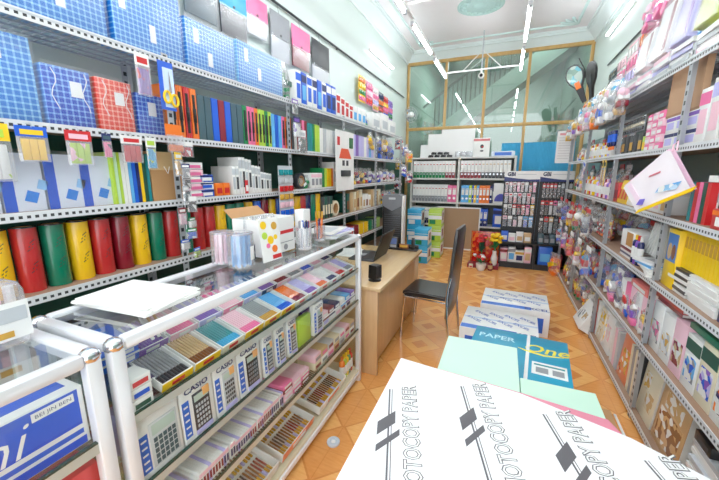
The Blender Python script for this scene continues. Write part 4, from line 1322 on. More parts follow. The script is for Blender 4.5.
P = [P_('cabinet', MB().prism([(-.037, 0, .02), (-.034, 0, .125), (.034, 0, .125), (.037, 0, .02)], (0, .075, 0)).mesh('cabinet', blk)), P_('grille', bx('grille', mat('black', .8), -.031, .031, -.003, .001, .03, .115, .002)), P_('base', MB().lathe([(.05, 0), (.05, .006), (.02, .01), (.015, .03)], 16, cy=.04).mesh('base', blk))]
put(P, 'desk_speaker', 'small black speaker at the counter end of the desk', '', 'speaker', (-.835, 2.36, DZ), R90 - .3)
P = [P_('tray', bx('tray', blk, -.16, .16, 0, .09, 0, .016, .003)), P_('divider', bx('divider', blk, -.16, .16, .07, .085, .016, .055, .002))]
put(P, 'phone_tray', 'low black organiser tray at the far edge of the desk', '', 'tray', (-.955, 3.44, DZ), 0)
P = [P_('body', bx('body', mat('charcoal', .3), -.045, .045, 0, .03, 0, .12, .004)), P_('screen', bx('screen', mat((.35, .42, .62), .15), -.036, .036, -.001, .001, .045, .108)), P_('keys', bx('keys', mat('grey', .5), -.034, .034, -.001, .001, .01, .038))]
put(P, 'phone', 'small phone with a bluish screen standing in the organiser tray', '', 'phone', (-1.06, 3.45, DZ + .0165), 0)
P = [P_('box', bx('box', mat('brown', .4), -.05, .05, 0, .02, 0, .05, .002)), P_('gold_print', bx('gold_print', mat('gold', .4), -.04, .04, -.001, .001, .015, .04))]
put(P, 'card_box', 'brown and gold card box in the organiser tray', '', 'box', (-.945, 3.46, DZ + .0165), 0)
put([P_('body', bx('body', blk, -.018, .018, 0, .018, 0, .105, .003)), P_('cap', bx('cap', mat('charcoal', .3), -.015, .015, .002, .016, .105, .125, .002))], 'marker_stand', 'upright black stand at the tray end', 'on the oak desk', 'stand', (-.845, 3.46, DZ + .0165), 0)

# ------------------------------------------------------------------ chair with a tall black back
leather = mat('black', .32, coat=.2)
P = []
b = MB()
prof = [(-.395, .425), (-.425, .445), (-.42, .468), (-.37, .482), (-.20, .472), (-.03, .476), (-.01, .455), (-.03, .43)]
b.prism([(x, -.205, z) for x, z in prof], (0, .41, 0))
bmesh.ops.bevel(b.bm, geom=[e for e in b.bm.edges if abs(e.verts[0].co.y - e.verts[1].co.y) < 1e-6], offset=.018, segments=2, affect='EDGES')
P.append(P_('seat', b.mesh('seat', leather)))
b = MB()
bp = [(-.025, .25), (-.012, .34), (-.005, .44), (.000, .55), (.010, .68), (.020, .82), (.030, .94), (.036, 1.03), (.036, 1.075)]
rings = []
for i, (x, z) in enumerate(bp):
    t = .018 if 0 < i < len(bp) - 1 else .012
    hw = (.155, .185, .205, .205, .20, .195, .19, .185, .17)[i]
    rings.append([b.bm.verts.new(p) for p in ((x - t, -hw + .02, z), (x - t, hw - .02, z), (x - t * .4, hw, z), (x + t * .6, hw, z), (x + t, hw - .02, z), (x + t, -hw + .02, z), (x + t * .6, -hw, z), (x - t * .4, -hw, z))])
for a, c in zip(rings, rings[1:]):
    for k in range(8):
        b.bm.faces.new((a[k], a[(k + 1) % 8], c[(k + 1) % 8], c[k]))
b.bm.faces.new(rings[0][::-1])
b.bm.faces.new(rings[-1])
P.append(P_('backrest', b.mesh('backrest', leather)))
for s in (-1, 1):
    P.append(P_('leg', MB().tube([(-.43, s * .195, 0), (-.42, s * .19, .22), (-.405, s * .185, .425)], .011, 8).mesh('leg', chrome)))
    P.append(P_('leg', MB().tube([(.03, s * .215, 0), (.0, s * .215, .25), (-.012, s * .215, .45), (-.005, s * .212, .56), (.016, s * .208, .66)], .011, 8).mesh('leg', chrome)))
    P.append(P_('seat_rail', MB().tube([(-.42, s * .19, .420), (-.20, s * .20, .418), (-.01, s * .214, .42)], .009, 8).mesh('seat_rail', chrome)))
P.append(P_('cross_rail', MB().tube([(-.41, -.19, .41), (-.41, .19, .41)], .009, 8).mesh('cross_rail', chrome)))
P.append(P_('cross_rail', MB().tube([(-.01, -.214, .40), (-.01, .214, .40)], .009, 8).mesh('cross_rail', chrome)))
put(P, 'dining_chair', 'tall backed black chair with chrome legs facing the desk', '', 'chair', (-.355, 3.06, 0), -.08)

# ------------------------------------------------------------------ tower cooler and ream boxes beyond the desk
P = [P_('body', MB().box(-.145, .145, 0, .26, .03, 1.06, .012).mesh('body', mat('black', .35))),
     P_('hood', MB().prism([(-.15, -.012, 1.06), (-.15, -.012, 1.20), (-.10, -.012, 1.22), (.10, -.012, 1.22), (.15, -.012, 1.20), (.15, -.012, 1.06), (0, -.012, .98)], (0, .27, 0)).mesh('hood', mat((.42, .44, .47), .35)), [P_('badge', bx('badge', mat('silver', .4), -.05, .05, -.014, -.011, 1.15, 1.18))]),
     P_('base', bx('base', mat('charcoal', .4), -.17, .17, -.02, .28, 0, .035, .008)),
     P_('side_trim', bx('side_trim', mat('white', .35), .146, .165, -.005, .27, .04, 1.20, .003))]
g = MB()
for k in range(26):
    g.box(-.12, .12, -.004, .002, .12 + k * .032, .132 + k * .032)
P.append(P_('grille', g.mesh('grille', mat('charcoal', .5))))
put(P, 'tower_cooler', 'tall black air cooler with a grey hood', 'standing beyond the laptop', 'appliance', (-1.51, 4.82, 0), .12)

@memo
def r_ream(w, h, d, col, side, logo=''):
    S = [P_('white_band', bx('white_band', mat('white', .4), -w * .499, w * .499, -.001, .001, h * .40, h * .62)),
         P_('picture_panel', bx('picture_panel', mat(side, .35), -w * .40, w * .05, -.002, .001, h * .10, h * .36)),
         P_('side_panel', bx('side_panel', mat('white', .4), w / 2 - .001, w / 2 + .001, .01, d - .01, h * .1, h * .9)),
         P_('side_print', bx('side_print', mat('maroon', .4), w / 2, w / 2 + .002, d * .3, d * .7, h * .3, h * .75))]
    return [P_('carton', MB().box(-w / 2, w / 2, 0, d, 0, h, .004).mesh('carton', mat(col, .35)), S), P_('lid_seam', bx('lid_seam', mat('white', .5), -w / 2 - .0005, w / 2 + .0005, -.0008, d + .0005, h * .72, h * .74))]
for (x, y, n, c, s, dsc) in ((-1.45, 5.98, 3, 'cyan', 'white', 'cyan paper ream carton behind the tower cooler'), (-1.235, 5.62, 2, 'cyan', 'green', 'cyan paper ream carton in the low front stack'), (-1.10, 6.10, 3, 'lime', 'green', 'lime green paper ream carton')):
    for k in range(n):
        put(r_ream(.25 if x < -1.3 else .235, .295, .36, c, s), 'ream_carton', dsc, 'beyond the desk', 'carton', (x, y, .001 + k * .2965), .0 + .02 * k, 'stacked ream cartons', 'from the floor')

# ------------------------------------------------------------------ cartons and paper packs in the aisle
def top_mx(x, y, z, ang):
    return Matrix.Translation((x, y, z)) @ Matrix.Rotation(ang, 4, 'Z')
def excel_carton(w, d, h):
    S = []
    hx = mat((.30, .42, .72), .4)
    for k in range(4):
        for j in range(2):
            S.append(P_('lettering', text_mesh('EXCEL', .052, hx, top_mx(-w * .34 + k * w * .21 + j * .05, d * (.42 + .30 * j) , h + .0012, -.62), bold=.0015)))
    S.append(P_('blue_edge', bx('blue_edge', mat((.18, .45, .85), .35), -w / 2 + .005, w / 2 - .16, .012, .085, h - .001, h + .0008)))
    S.append(P_('lettering', text_mesh('EXCEL', .075, mat((.12, .22, .55), .4), top_mx(w * .32, .045, h + .0015, 0), bold=.002)))
    S.append(P_('face_print', bx('face_print', mat((.15, .38, .80), .35), -w * .42, w * .42, -.001, .001, h * .15, h * .75)))
    S.append(P_('side_print', bx('side_print', mat((.15, .32, .72), .35), w / 2 - .001, w / 2 + .001, d * .06, d * .94, h * .10, h * .55)))
    S.append(P_('tape_strip', bx('tape_strip', mat((.80, .86, .95), .2), -w / 2, w / 2, d * .47, d * .53, h - .0005, h + .0005)))
    return [P_('carton', MB().box(-w / 2, w / 2, 0, d, 0, h, .004).mesh('carton', mat('white', .35)), S)]
put(excel_carton(.62, .52, .25), 'paper_carton', 'white and blue paper carton farther along the aisle', 'behind the other one', 'carton', (.185, 3.43, 0), -.04, 'white paper cartons')
put(excel_carton(.60, .50, .27), 'paper_carton', 'white and blue paper carton touching the teal one', 'in the aisle', 'carton', (.045, 2.76, 0), -.05, 'white paper cartons')
w, d, h = .54, .60, .50
P = [P_('carton', MB().box(-w / 2, w / 2, 0, d, 0, h, .004).mesh('carton', mat((.08, .60, .75), .3, coat=.2)), [
    P_('lettering', text_mesh('PAPER', .078, mat((.75, .93, .98), .4), top_mx(-.13, .475, h + .001, 0), bold=.001)),
    P_('lettering', text_mesh('One', .135, mat((.93, .86, .20), .4), top_mx(.145, .425, h + .0015, .05), shear=.25, bold=.002)),
    P_('swoosh', MB().tube([(.00, .40, h), (.05, .375, h), (.14, .36, h), (.24, .385, h)], .006, 6, radii=[.002, .006, .006, .002]).mesh('swoosh', mat((.93, .86, .20), .4))),
    P_('white_label', bx('white_label', mat('white', .5), .08, .25, .14, .27, h - .001, h + .001)),
    P_('label_print', MB().box(.09, .24, .235, .25, h, h + .0018).mesh('label_print', mat('teal', .5))),
    P_('label_mark', MB().box(.10, .16, .16, .215, h, h + .0018).mesh('label_mark', mat('grey', .5))),
    P_('label_mark', MB().box(.18, .235, .16, .215, h, h + .0018).mesh('label_mark', mat('grey', .5)))]),
    P_('white_strap', MB().box(.045, .063, -.001, d + .001, h + .0005, h + .002).mesh('white_strap', mat('white', .4)))]
put(P, 'paper_carton', 'teal paper carton with yellow script and a white strap', 'in the aisle', 'carton', (.12, 1.72, 0), -.09)
put([P_('carton', MB().box(-.28, .52, 0, .95, 0, .50, .004).mesh('carton', mat('kraft', .7))), P_('tape_strip', bx('tape_strip', mat('tan', .3), -.28, .52, .46, .50, .4995, .5008))], 'support_carton', 'brown carton under the big white paper pack', '', 'carton', (.0, .72, 0))
def sheet_pack(x0, x1, y0, y1, z0, z1, col, desc, rz=0):
    m = MB().box(x0, x1, y0, y1, z0, z1, .002).mesh('sheets', mat(col, .45, var=.03))
    t = bx('top_sheet', mat(col, .4, var=.02), x0 + .002, x1 - .003, y0 + .003, y1 - .002, z1, z1 + .0012)
    return put([P_('sheets', m), P_('top_sheet', t)], 'card_sheets', desc, 'on the aisle cartons', 'paper', (0, 0, 0), rz)
sheet_pack(-.232, .136, 1.46, 1.905, .503, .60, (.80, .95, .86), 'mint green card pack nearer the chair')
sheet_pack(.142, .447, 1.30, 1.635, .503, .585, (.80, .95, .86), 'mint green card pack nearer the aisle rack')
b = MB().prism([(-.215, 1.452, .51), (.138, 1.452, .51), (.138, 1.28, .51), (-.215, 1.20, .51)], (0, 0, .098)).mesh('sheets', mat((.92, .52, .62), .3))
put([P_('sheets', b), P_('top_sheet', MB().prism([(-.215, 1.512, .6115), (.14, 1.468, .6115), (.44, 1.42, .6115), (.482, 1.315, .6115), (.48, 1.0, .6115), (-.215, 1.0, .6115)], (0, 0, .002)).mesh('top_sheet', mat((.93, .55, .64), .2, coat=.4)))], 'card_sheets', 'glossy pink card pack under the big white pack', 'on the aisle cartons', 'paper', (0, 0, 0))
# the big white pack of copy paper
zt = .72
quad = [(-.370, 1.361), (.118, 1.297), (.434, 1.190), (.62, 1.075), (.74, .93), (.74, .42), (-.36, .42)]
S = []
gt = mat((.52, .51, .53), .5)
gd = mat((.33, .32, .34), .5)
ang = math.radians(16.5)
D = Vector((-math.sin(ang), math.cos(ang), 0))
E_ = Vector((math.cos(ang), math.sin(ang), 0))
def outline_text(body, size, cx, cy, a, width):
    """hollow block lettering: a grey letter with a white one set into it"""
    o = [P_('lettering', text_mesh(body, size, gd, top_mx(cx, cy, zt + .0008, a), width=width, bold=.0027))]
    o.append(P_('letter_fill', text_mesh(body, size, mat('white', .4), top_mx(cx, cy, zt + .0014, a), width=width * .993, bold=-.0004)))
    return o
cols = [(-.351, 1.126, -.238, .744), (-.098, 1.253, .020, .853), (.185, 1.202, .290, .85), (.44, 1.10, .55, .74)]
for k, (xa, ya, xb, yb) in enumerate(cols):
    A = Vector((xa, ya, zt))
    dv = (Vector((xb, yb, zt)) - A).normalized()
    pv = Vector((-dv.y, dv.x, 0))
    if pv.x < 0:
        pv = -pv
    def P2(along, across, z=.0004):
        q = A + dv * along + pv * across
        return (q.x, q.y, zt + z)
    S.append(P_('stripe', MB().poly([P2(0, 0), P2(.62, 0), P2(.62, .006), P2(0, .006)]).mesh('stripe', gd)))
    S.append(P_('stripe', MB().poly([P2(.0, .011), P2(.62, .011), P2(.62, .014), P2(0, .014)]).mesh('stripe', gd)))
    S.append(P_('emblem', MB().poly([P2(.120, .026, .0006), P2(.180, -.034, .0006), P2(.240, -.034, .0006), P2(.180, .026, .0006)]).mesh('emblem', gd)))
    S.append(P_('emblem', MB().poly([P2(.205, .040, .0006), P2(.279, -.034, .0006), P2(.307, -.034, .0006), P2(.233, .040, .0006)]).mesh('emblem', gd)))
    a = math.atan2(-dv.y, -dv.x)
    L = .50
    mid = A + dv * (-.03 + L / 2) + pv * .080
    S += outline_text('PHOTOCOPY PAPER', .074, mid.x, mid.y, a, L)
P = [P_('pack', MB().prism([(x, y, .616) for x, y in quad], (0, 0, zt - .616)).mesh('pack', mat((.95, .95, .96), .35, var=.02)), S),
     P_('fold_flap', MB().prism([(x * .996, y - .004, .64) for x, y in quad[2:6]], (0, 0, .03)).mesh('fold_flap', mat((.88, .88, .9), .4)))]
put(P, 'paper_pack', 'large white pack printed with grey photocopy paper lettering', 'on the aisle cartons', 'paper', (0, 0, 0))
put(MB().box(.772, .786, 2.14, 2.42, 0, .008, .002).mesh('strip', mat('white', .4)), 'plastic_strip', 'white plastic strip lying on the tiles', 'beside the aisle rack post', 'strip', (0, 0, 0))
b = MB().lathe([(.036, 0), (.038, .004), (.038, .012), (.034, .016), (.02, .017), (.018, .010)], 24)
put([P_('rim', b.mesh('rim', mat((.78, .82, .86), .15))), P_('center', MB().lathe([(.017, .006), (.012, .011)], 16).mesh('center', mat('white', .3)))], 'round_cap', 'small round pale plastic cap lying on the tiles', 'by the pen counter', 'cap', (-.80, 1.50, 0))

# ------------------------------------------------------------------ folder cabinet across the back
SX0, SX1, SY, SD = -1.83, .19, 7.10, .36
cabw = mat((.84, .84, .81), .4)
P = [P_('side', bx('side', cabw, x - .02, x + .02, SY, SY + SD, 0, 1.85)) for x in (SX0 + .02, -.85, SX1 - .02)]
for z in (1.84, 1.425, .945, .48, .06):
    P.append(P_('shelf', bx('shelf', cabw, SX0, SX1, SY - .004, SY + SD, z - .03, z)))
P.append(P_('back', bx('back', mat((.35, .38, .36), .6), SX0, SX1, SY + SD, SY + SD + .01, 0, 1.85)))
put(P, 'folder_cabinet', 'white open cabinet full of lever arch files', 'under the glass partition', 'cabinet', (0, 0, 0))
def Bp(rec, name, desc, cat, x, z, place, y=0., group=None, rz=0.):
    return put(rec, name, desc, place, cat, (x, SY + .015 + y, z + .0005), rz, group, 'from the wall-rack side')
pt, pm, pb = "on the folder cabinet's top row", "on the folder cabinet's middle row", "on the folder cabinet's lower row"
x = SX0 + .085
k = 0
while x < SX1 - .06:
    if abs(x + .85) < .055:
        x = -.79
    c = 'green' if k < 10 else ('maroon' if k < 19 else 'charcoal')
    Bp(r_binder(.062, .345, .28, c, 'white', 'silver', 'red' if k < 19 else 'gold'), 'lever_arch_file', f'white file with {c} base', 'file', x, 1.4255, pt, group='top row files')
    x += .0660
    k += 1
x = SX0 + .085
for k in range(11):
    Bp(r_binder(.062, .345, .28, 'grey', 'white', 'silver', 'red'), 'lever_arch_file', 'white file with grey base', 'file', x, .9455, pm, group='middle row files')
    x += .066
for c, w in (('pink', .09), ('pink', .09)) :
    Bp(r_binder(w - .004, .335, .28, c, c, 'white', c), 'lever_arch_file', f'bright {c} lever-arch file', 'file', x + .012, .9455, pm, group='coloured files')
    x += w
x = -.785
for c, w in (('light blue', .075), ('light blue', .075), ('lime', .06), ('blue', .035), ('yellow', .05), ('light blue', .05), ('orange', .065), ('orange', .065), ('orange', .065), ('navy', .05)):
    Bp(r_binder(w - .004, .34, .28, c, c, 'white', c), 'lever_arch_file', f'{c} file', 'file', x + w / 2, .9455, pm, group='coloured files')
    x += w
P = [P_('case', bx('case', mat('white', .4), -.14, .14, 0, .10, 0, .39, .003), [P_('fan_print', MB().lathe([(.11, 0), (.11, .002)], 24, front_mx(0, .0, .0) ).mesh('fan_print', mat((.20, .22, .62), .4)) if False else MB().prism([(.12 * math.cos(a * PI / 12), -.001, .04 + .15 * math.sin(a * PI / 12)) for a in range(13)], (0, .002, 0)).mesh('fan_print', mat((.20, .22, .62), .4)))])]
Bp(P, 'big_folder', 'large white folder with a blue half round print', 'folder', x + .16, .9455, pm)
Bp(r_box(.05, .36, .2, 'navy', 'white', ''), 'big_folder', 'navy upright folder with a pale label', 'folder', x - .0 + .01, .9455, pm, y=.12)
x = SX0 + .085
for k in range(18):
    if abs(x + .85) < .055:
        x = -.79
    if x > -.2:
        break
    Bp(r_binder(.078, .34, .28, 'navy', 'white' if k < 14 else 'blue', 'silver', 'blue'), 'lever_arch_file', f"{'white' if k < 14 else 'blue'} file with navy base", 'file', x, .4805, pb, group='lower row files')
    x += .083
Bp(r_box(.28, .36, .16, 'blue', 'white', 'navy'), 'blue_box', 'large deep blue box with a white label', 'box', -.01, .4805, pb)
# on top of the cabinet
pc = "on the folder cabinet's top"
for (x0, x1, h, dx, dsc) in ((-1.69, -1.46, .27, .0, 'narrow white foam board at the fan end'), (-1.53, -1.20, .48, .04, 'mid sized white foam board'), (-1.25, -.60, .56, .08, 'widest white foam board'), (-.68, -.62, .30, -.04, 'small white foam board beside the white and red box')):
    put(bx('foam_board', mat('white', .5, var=.02), x0, x1, 0, .012, 0, h), 'foam_board', dsc, pc, 'board', (0, SY + .20 - dx + .02, 1.8405), rot=(-.10, 0, 0))
for k in range(7):
    P = [P_('base', bx('base', mat('black', .35), -.055, .055, 0, .035, 0, .012, .002)), P_('arm', MB().prism([(-.055, .004, .012), (.05, .004, .014), (.055, .004, .045), (-.03, .004, .055), (-.055, .004, .035)], (0, .027, 0)).mesh('arm', mat('black', .3))), P_('magazine', bx('magazine', mat('silver', .3, .8), -.05, .055, .010, .025, .018, .026))]
    put(P, 'stapler', 'black stapler', pc, 'stapler', (-1.43 + .125 * (k % 4) - (.0 if k < 4 else -.06), SY + .05, 1.8405 + .0555 * (k // 4)), 0, 'staplers', 'from the wall-rack side')
for k in range(3):
    put([P_('tub', bx('tub', clear_mat((.93, .95, .97), .4, .08, .2), -.05, .05, 0, .08, 0, .11, .004)), P_('contents', bx('contents', mat('silver', .4), -.04, .04, .01, .07, .004, .06))], 'clear_box', 'clear plastic box', pc, 'box', (-.90 + .115 * k, SY + .06, 1.8405), 0, 'clear boxes', 'from the wall-rack side')
P = [P_('carton', bx('carton', mat('paper', .45), -.15, .15, 0, .12, 0, .36, .003), [P_('red_band', bx('red_band', mat((.85, .45, .45), .4), -.148, .148, -.001, .001, .30, .345)), P_('black_mark', MB().ball((.01, -.0, .20), .035, (1, .06, 1.1), 2).mesh('black_mark', mat('charcoal', .4))), P_('red_mark', MB().ball((.02, -.002, .19), .018, (1, .1, 1), 2).mesh('red_mark', mat('red', .4))), P_('oval_mark', MB().ball((.01, 0, .115), .035, (1, .06, .5), 2).mesh('oval_mark', mat('charcoal', .4)))])]
put(P, 'white_box', 'upright white carton with a red band and dark marks', pc, 'box', (-.46, SY + .10, 1.8405), 0)
P = [P_('pack', MB().box(-.21, .21, 0, .10, 0, .10, .02).mesh('pack', mat((.85, .90, .97), .25))), P_('blue_print', bx('blue_print', mat((.15, .40, .80), .35), -.15, .15, -.001, .002, .02, .08))]
put(P, 'soft_pack', 'blue and white soft pack', pc, 'pack', (-.06, SY + .06, 1.8405), 0)
# framed cork board leaning on the cabinet
P = [P_('panel', bx('panel', mat((.66, .53, .40), .8, var=.05, scale=60), -.40, .40, .004, .018, .025, .835))]
for (a, c, e, f) in ((-.42, .42, 0, .025), (-.42, .42, .835, .86), (-.42, -.40, .025, .835), (.40, .42, .025, .835)):
    P.append(P_('frame', bx('frame', mat('white', .35), a, c, 0, .022, e, f)))
put(P, 'notice_board', 'brown notice board in a white frame leaning', 'on the folder cabinet', 'board', (-.80, 6.96, .0), rot=(-.06, 0, 0))

# ------------------------------------------------------------------ two black peg stands
def peg_stand(x0, x1, dsc, seed):
    w = x1 - x0
    bk = mat((.03, .04, .06), .4)
    P = [P_('back_panel', bx('back_panel', bk, -w / 2, w / 2, .30, .32, .0, 1.56)),
         P_('side', bx('side', bk, -w / 2, -w / 2 + .02, 0, .30, 0, .42)), P_('side', bx('side', bk, w / 2 - .02, w / 2, 0, .30, 0, .42)),
         P_('base_shelf', bx('base_shelf', bk, -w / 2 + .02, w / 2 - .02, 0, .30, .0, .09)), P_('ledge', bx('ledge', bk, -w / 2 + .02, w / 2 - .02, .02, .30, .40, .42))]
    hd = bx('header', mat('white', .4), -w / 2, w / 2, .27, .30, 1.40, 1.565)
    nv = MB().prism([(-w / 2, .268, 1.40), (w / 2, .268, 1.40), (w / 2, .268, 1.435), (w * .2, .268, 1.43), (-w * .1, .268, 1.445), (-w / 2, .268, 1.475)], (0, .003, 0)).mesh('navy_wave', mat((.10, .16, .42), .4))
    lt = text_mesh('GBI', .085, mat((.06, .09, .28), .4), front_mx(-w * .30, .2685, 1.513), width=w * .24, bold=.004)
    ln = bx('line_print', mat('silver', .4), -w * .12, w * .40, .268, .271, 1.508, 1.518)
    P.append(P_('header', hd, [P_('navy_wave', nv), P_('lettering', lt), P_('line_print', ln)]))
    put(P, 'peg_stand', dsc, '', 'display stand', ((x0 + x1) / 2, 5.92, 0))
peg_stand(0, .527, 'black peg stand with a white header next to the red panel', 1)
peg_stand(.530, 1.0, 'black peg stand with a white header next to the aisle rack', 2)
def peg_row(x0, x1, z, n, h, cards, mains, acc, dsc, place, wf=.84):
    s = (x1 - x0) / n
    for k in range(n):
        c, m2 = cards[k % len(cards)], mains[k % len(mains)]
        put(r_packet(r3(s * wf), h, c, m2, acc[k % len(acc)], True, .03), 'blister_packet', f'{c} blister packet', place, 'packet', (x0 + s * (k + .5), 6.165, z), 0, 'packets on the peg stands', 'from the notice-board side')
p1, p2 = 'row', 'row'
peg_row(.02, .49, 1.385, 8, .16, ['white', 'light pink', 'white', 'light pink', 'white', 'white', 'charcoal', 'light pink'], ['maroon', 'grey', 'maroon', 'pink'], ['maroon', 'white'], '', "on the red-display stand's top row")
peg_row(.02, .49, 1.21, 7, .17, ['light pink', 'white', 'white', 'light pink', 'white', 'light pink', 'charcoal'], ['grey', 'maroon', 'red', 'charcoal'], ['grey', 'red'], '', "on the red-display stand's second row")
peg_row(.02, .49, 1.02, 7, .17, ['white', 'white', 'red', 'red', 'red', 'pink', 'yellow'], ['charcoal', 'charcoal', 'white', 'maroon', 'red', 'pink', 'gold'], ['white', 'charcoal'], '', "on the red-display stand's third row")
peg_row(.02, .49, .83, 6, .18, ['light pink', 'white', 'charcoal', 'white', 'light blue', 'light blue'], ['charcoal', 'grey', 'light pink', 'white', 'blue', 'light blue'], ['grey', 'white'], '', "on the red-display stand's fourth row")
peg_row(.57, .99, 1.37, 8, .23, ['red', 'red', 'red', 'red', 'charcoal', 'silver', 'charcoal', 'silver'], ['charcoal', 'black', 'charcoal'], ['white', 'silver'], '', "on the rack-side stand's top row", .8)
peg_row(.57, .99, 1.10, 7, .23, ['red', 'red', 'red', 'pink', 'white', 'white', 'white'], ['charcoal', 'black', 'white', 'silver', 'silver'], ['white', 'charcoal'], '', "on the rack-side stand's second row", .85)
peg_row(.57, .99, .84, 6, .27, ['charcoal', 'red', 'tan', 'charcoal', 'red', 'silver'], ['charcoal', 'slate', 'silver'], ['white', 'grey'], '', "on the rack-side stand's third row", .85)
for k, (c, b_, h) in enumerate((('blue', 'white', .16), ('white', 'light pink', .13), ('white', 'tan', .16), ('tan', 'white', .15))):
    put(r_box(.105, h, .12, c, b_, ''), 'slim_box', f'small {c} box with {b_} label', "on the red-display stand's ledge", 'box', (.075 + k * .115, 6.0, .4205), 0, 'ledge boxes')
for k in range(5):
    put(r_box(.078, .15 - .02 * (k % 2), .10, 'charcoal' if k % 2 else 'slate', 'grey', ''), 'slim_box', f"dark {'black' if k % 2 else 'slate'} pack", "on the rack-side stand's ledge", 'box', (.61 + k * .083, 6.0, .4205), 0, 'dark ledge packs', 'from the notice-board side')
for k, (c, lb, bd, w, h, nm) in enumerate((('light pink', 'white', 'maroon', .11, .22, 'pink and maroon'), ('white', 'light blue', 'grey', .11, .24, 'white and grey'), ('white', 'navy', 'gold', .13, .19, 'white, navy and gold'), ('light pink', 'tan', 'white', .10, .26, 'tall pale pink'))):
    put(r_box(w, h, .16, c, lb, bd), 'stock_box', f'{nm} box', 'in the base of the first peg stand', 'box', (.085 + k * .116 + .004 * k, 5.96, .0905), 0)
put(r_box(.19, .29, .2, (.10, .38, .82), 'light blue', ''), 'stock_box', 'large bright blue box', 'in the base of the second peg stand', 'box', (.69, 5.95, .0905), 0)
put(r_box(.13, .17, .16, 'maroon', 'tan', ''), 'stock_box', 'maroon box with tan label', 'in the base of the second peg stand', 'box', (.87, 5.95, .0905), 0)

# ------------------------------------------------------------------ red festive display with flowers
P = [P_('panel', bx('panel', multi_mat(((.80, .08, .06), (.74, .06, .05), (.85, .20, .08), (.70, .05, .06), (.88, .42, .12)), 22), -.22, .22, 0, .02, .02, .58, .003)),
     P_('gold_border', MB().tube([(-.205, -.003, .035), (.205, -.003, .035), (.205, -.003, .565), (-.205, -.003, .565)], .006, 6, True).mesh('gold_border', mat('gold', .3, .6))),
     P_('base', bx('base', mat('maroon', .4), -.24, .24, -.20, .02, 0, .06, .004))]
for (x, z, r) in ((-.02, .47, .035), (.03, .47, .028), (-.07, .46, .025), (.08, .44, .022)):
    P.append(P_('gold_emblem', MB().lathe([(r, 0), (r * .7, .006), (r * .3, .004)], 12, front_mx(x, 0, z)).mesh('gold_emblem', mat('gold', .3, .6))))
put(P, 'festive_panel', 'red and gold festive panel standing on the tiles', 'beside the peg stand', 'decoration', (-.215, 5.885, 0), -.03)
def flowers(name, desc, cat, loc, pot, fol, blooms, spread, h, seed):
    rr = random.Random(seed)
    P = [P_('pot', MB().lathe(pot[0], 18).mesh('pot', mat(pot[1], .3, coat=.4)))]
    top_z = pot[0][-1][1]
    f = MB()
    for k in range(46):
        a = rr.uniform(0, 2 * PI)
        e = rr.uniform(.25, 1.3)
        L = rr.uniform(.6, 1.0) * spread
        p0 = Vector((0, 0, top_z))
        dv = Vector((math.cos(a) * math.cos(e), math.sin(a) * math.cos(e), math.sin(e) * h / spread))
        s = Vector((-math.sin(a), math.cos(a), 0)) * .014
        q = p0 + dv * L * .75
        f.poly([p0 + dv * L * .45, q + s, p0 + dv * L, q - s])
    P.append(P_('foliage', f.mesh('foliage', mat(fol, .5), smooth=False)))
    for k in range(len(blooms) * 5):
        a = rr.uniform(0, 2 * PI)
        q = rr.uniform(.1, .85) * spread
        c = Vector((q * math.cos(a), q * math.sin(a), top_z + h * rr.uniform(.62, 1.05)))
        st = MB().tube([(0, 0, top_z - .02), (c.x * .5, c.y * .5, top_z + (c.z - top_z) * .6), tuple(c)], .0025, 4).mesh('stem', mat('green', .5))
        b = MB()
        b.ball(c, .036, (1, 1, .75), 1, .6)
        P.append(P_('stem', st, [P_('bloom', b.mesh('bloom', mat(blooms[k % len(blooms)], .5)))]))
    return put(P, name, desc, 'beside the peg stand', cat, loc, 0)
flowers('flower_vase', 'white vase of bright yellow flowers', 'vase', (-.055, 5.735, .0605), ([(.03, 0), (.045, .03), (.05, .12), (.03, .20), (.035, .24)], 'white'), 'green', ('yellow', 'yellow', 'yellow', (.98, .85, .1), 'yellow'), .13, .26, 1)
flowers('potted_plant', 'white pot of leafy green plant with pale blooms', 'plant', (-.24, 5.58, 0), ([(.05, 0), (.07, .04), (.08, .11)], 'white'), 'green', ('white', 'red'), .12, .13, 2)
flowers('flower_pot', 'tall red flower bunch before the red panel', 'plant', (-.25, 5.77, .0605), ([(.04, .0), (.05, .06), (.045, .16)], 'maroon'), 'dark green', ('maroon', 'red', 'red'), .10, .30, 3)
put(r_box(.06, .06, .06, 'cream', 'red', ''), 'candle_box', 'small cream box on the tiles before the red panel', 'by the flowers', 'box', (-.40, 5.66, 0), 0)
put(r_jar(.035, .15, 'maroon', 'gold', 'tan'), 'jar', 'small dark jar with a gold lid', 'between the vase and the peg stand', 'jar', (-.10, 5.58, 0), 0)

# ------------------------------------------------------------------ goods on the aisle rack
rr = random.Random(21)
W = lambda *a: a
# wire top: stacks of notebooks, packs standing on them
y = 1.50
for s in range(15):
    n = 4 + (s * 7) % 3
    for j in range(n):
        c = ('white', 'lavender', 'white', 'light pink', 'white', 'silver')[(j + s) % 6]
        R_put(6, r_flatbook(.25, .026, .34, c, 'paper', ''), 'note_book', f'{c} notebook stacked flat', 'book', y, 'stacked notebooks', z=.027 * j + .002, x=rr.uniform(-.035, .01), rz=rr.uniform(-.06, .06))
    y += .285
def standpack(yy, z, w, h, col, strip, dsc, cat='pack'):
    P = [P_('pack', MB().box(-w / 2, w / 2, 0, .05, 0, h, .008).mesh('pack', mat(col, .3))), P_('print_strip', bx('print_strip', mat(strip, .35), w * .22, w * .40, -.002, .001, h * .08, h * .92)), P_('film', MB().box(-w / 2 - .004, w / 2 + .004, -.006, .055, 0, h * 1.03).mesh('film', WRAP()))]
    R_put(6, P, 'wrapped_pack', dsc, cat, yy, z=z, x=-.02, rot=(-.12, 0, -R90))
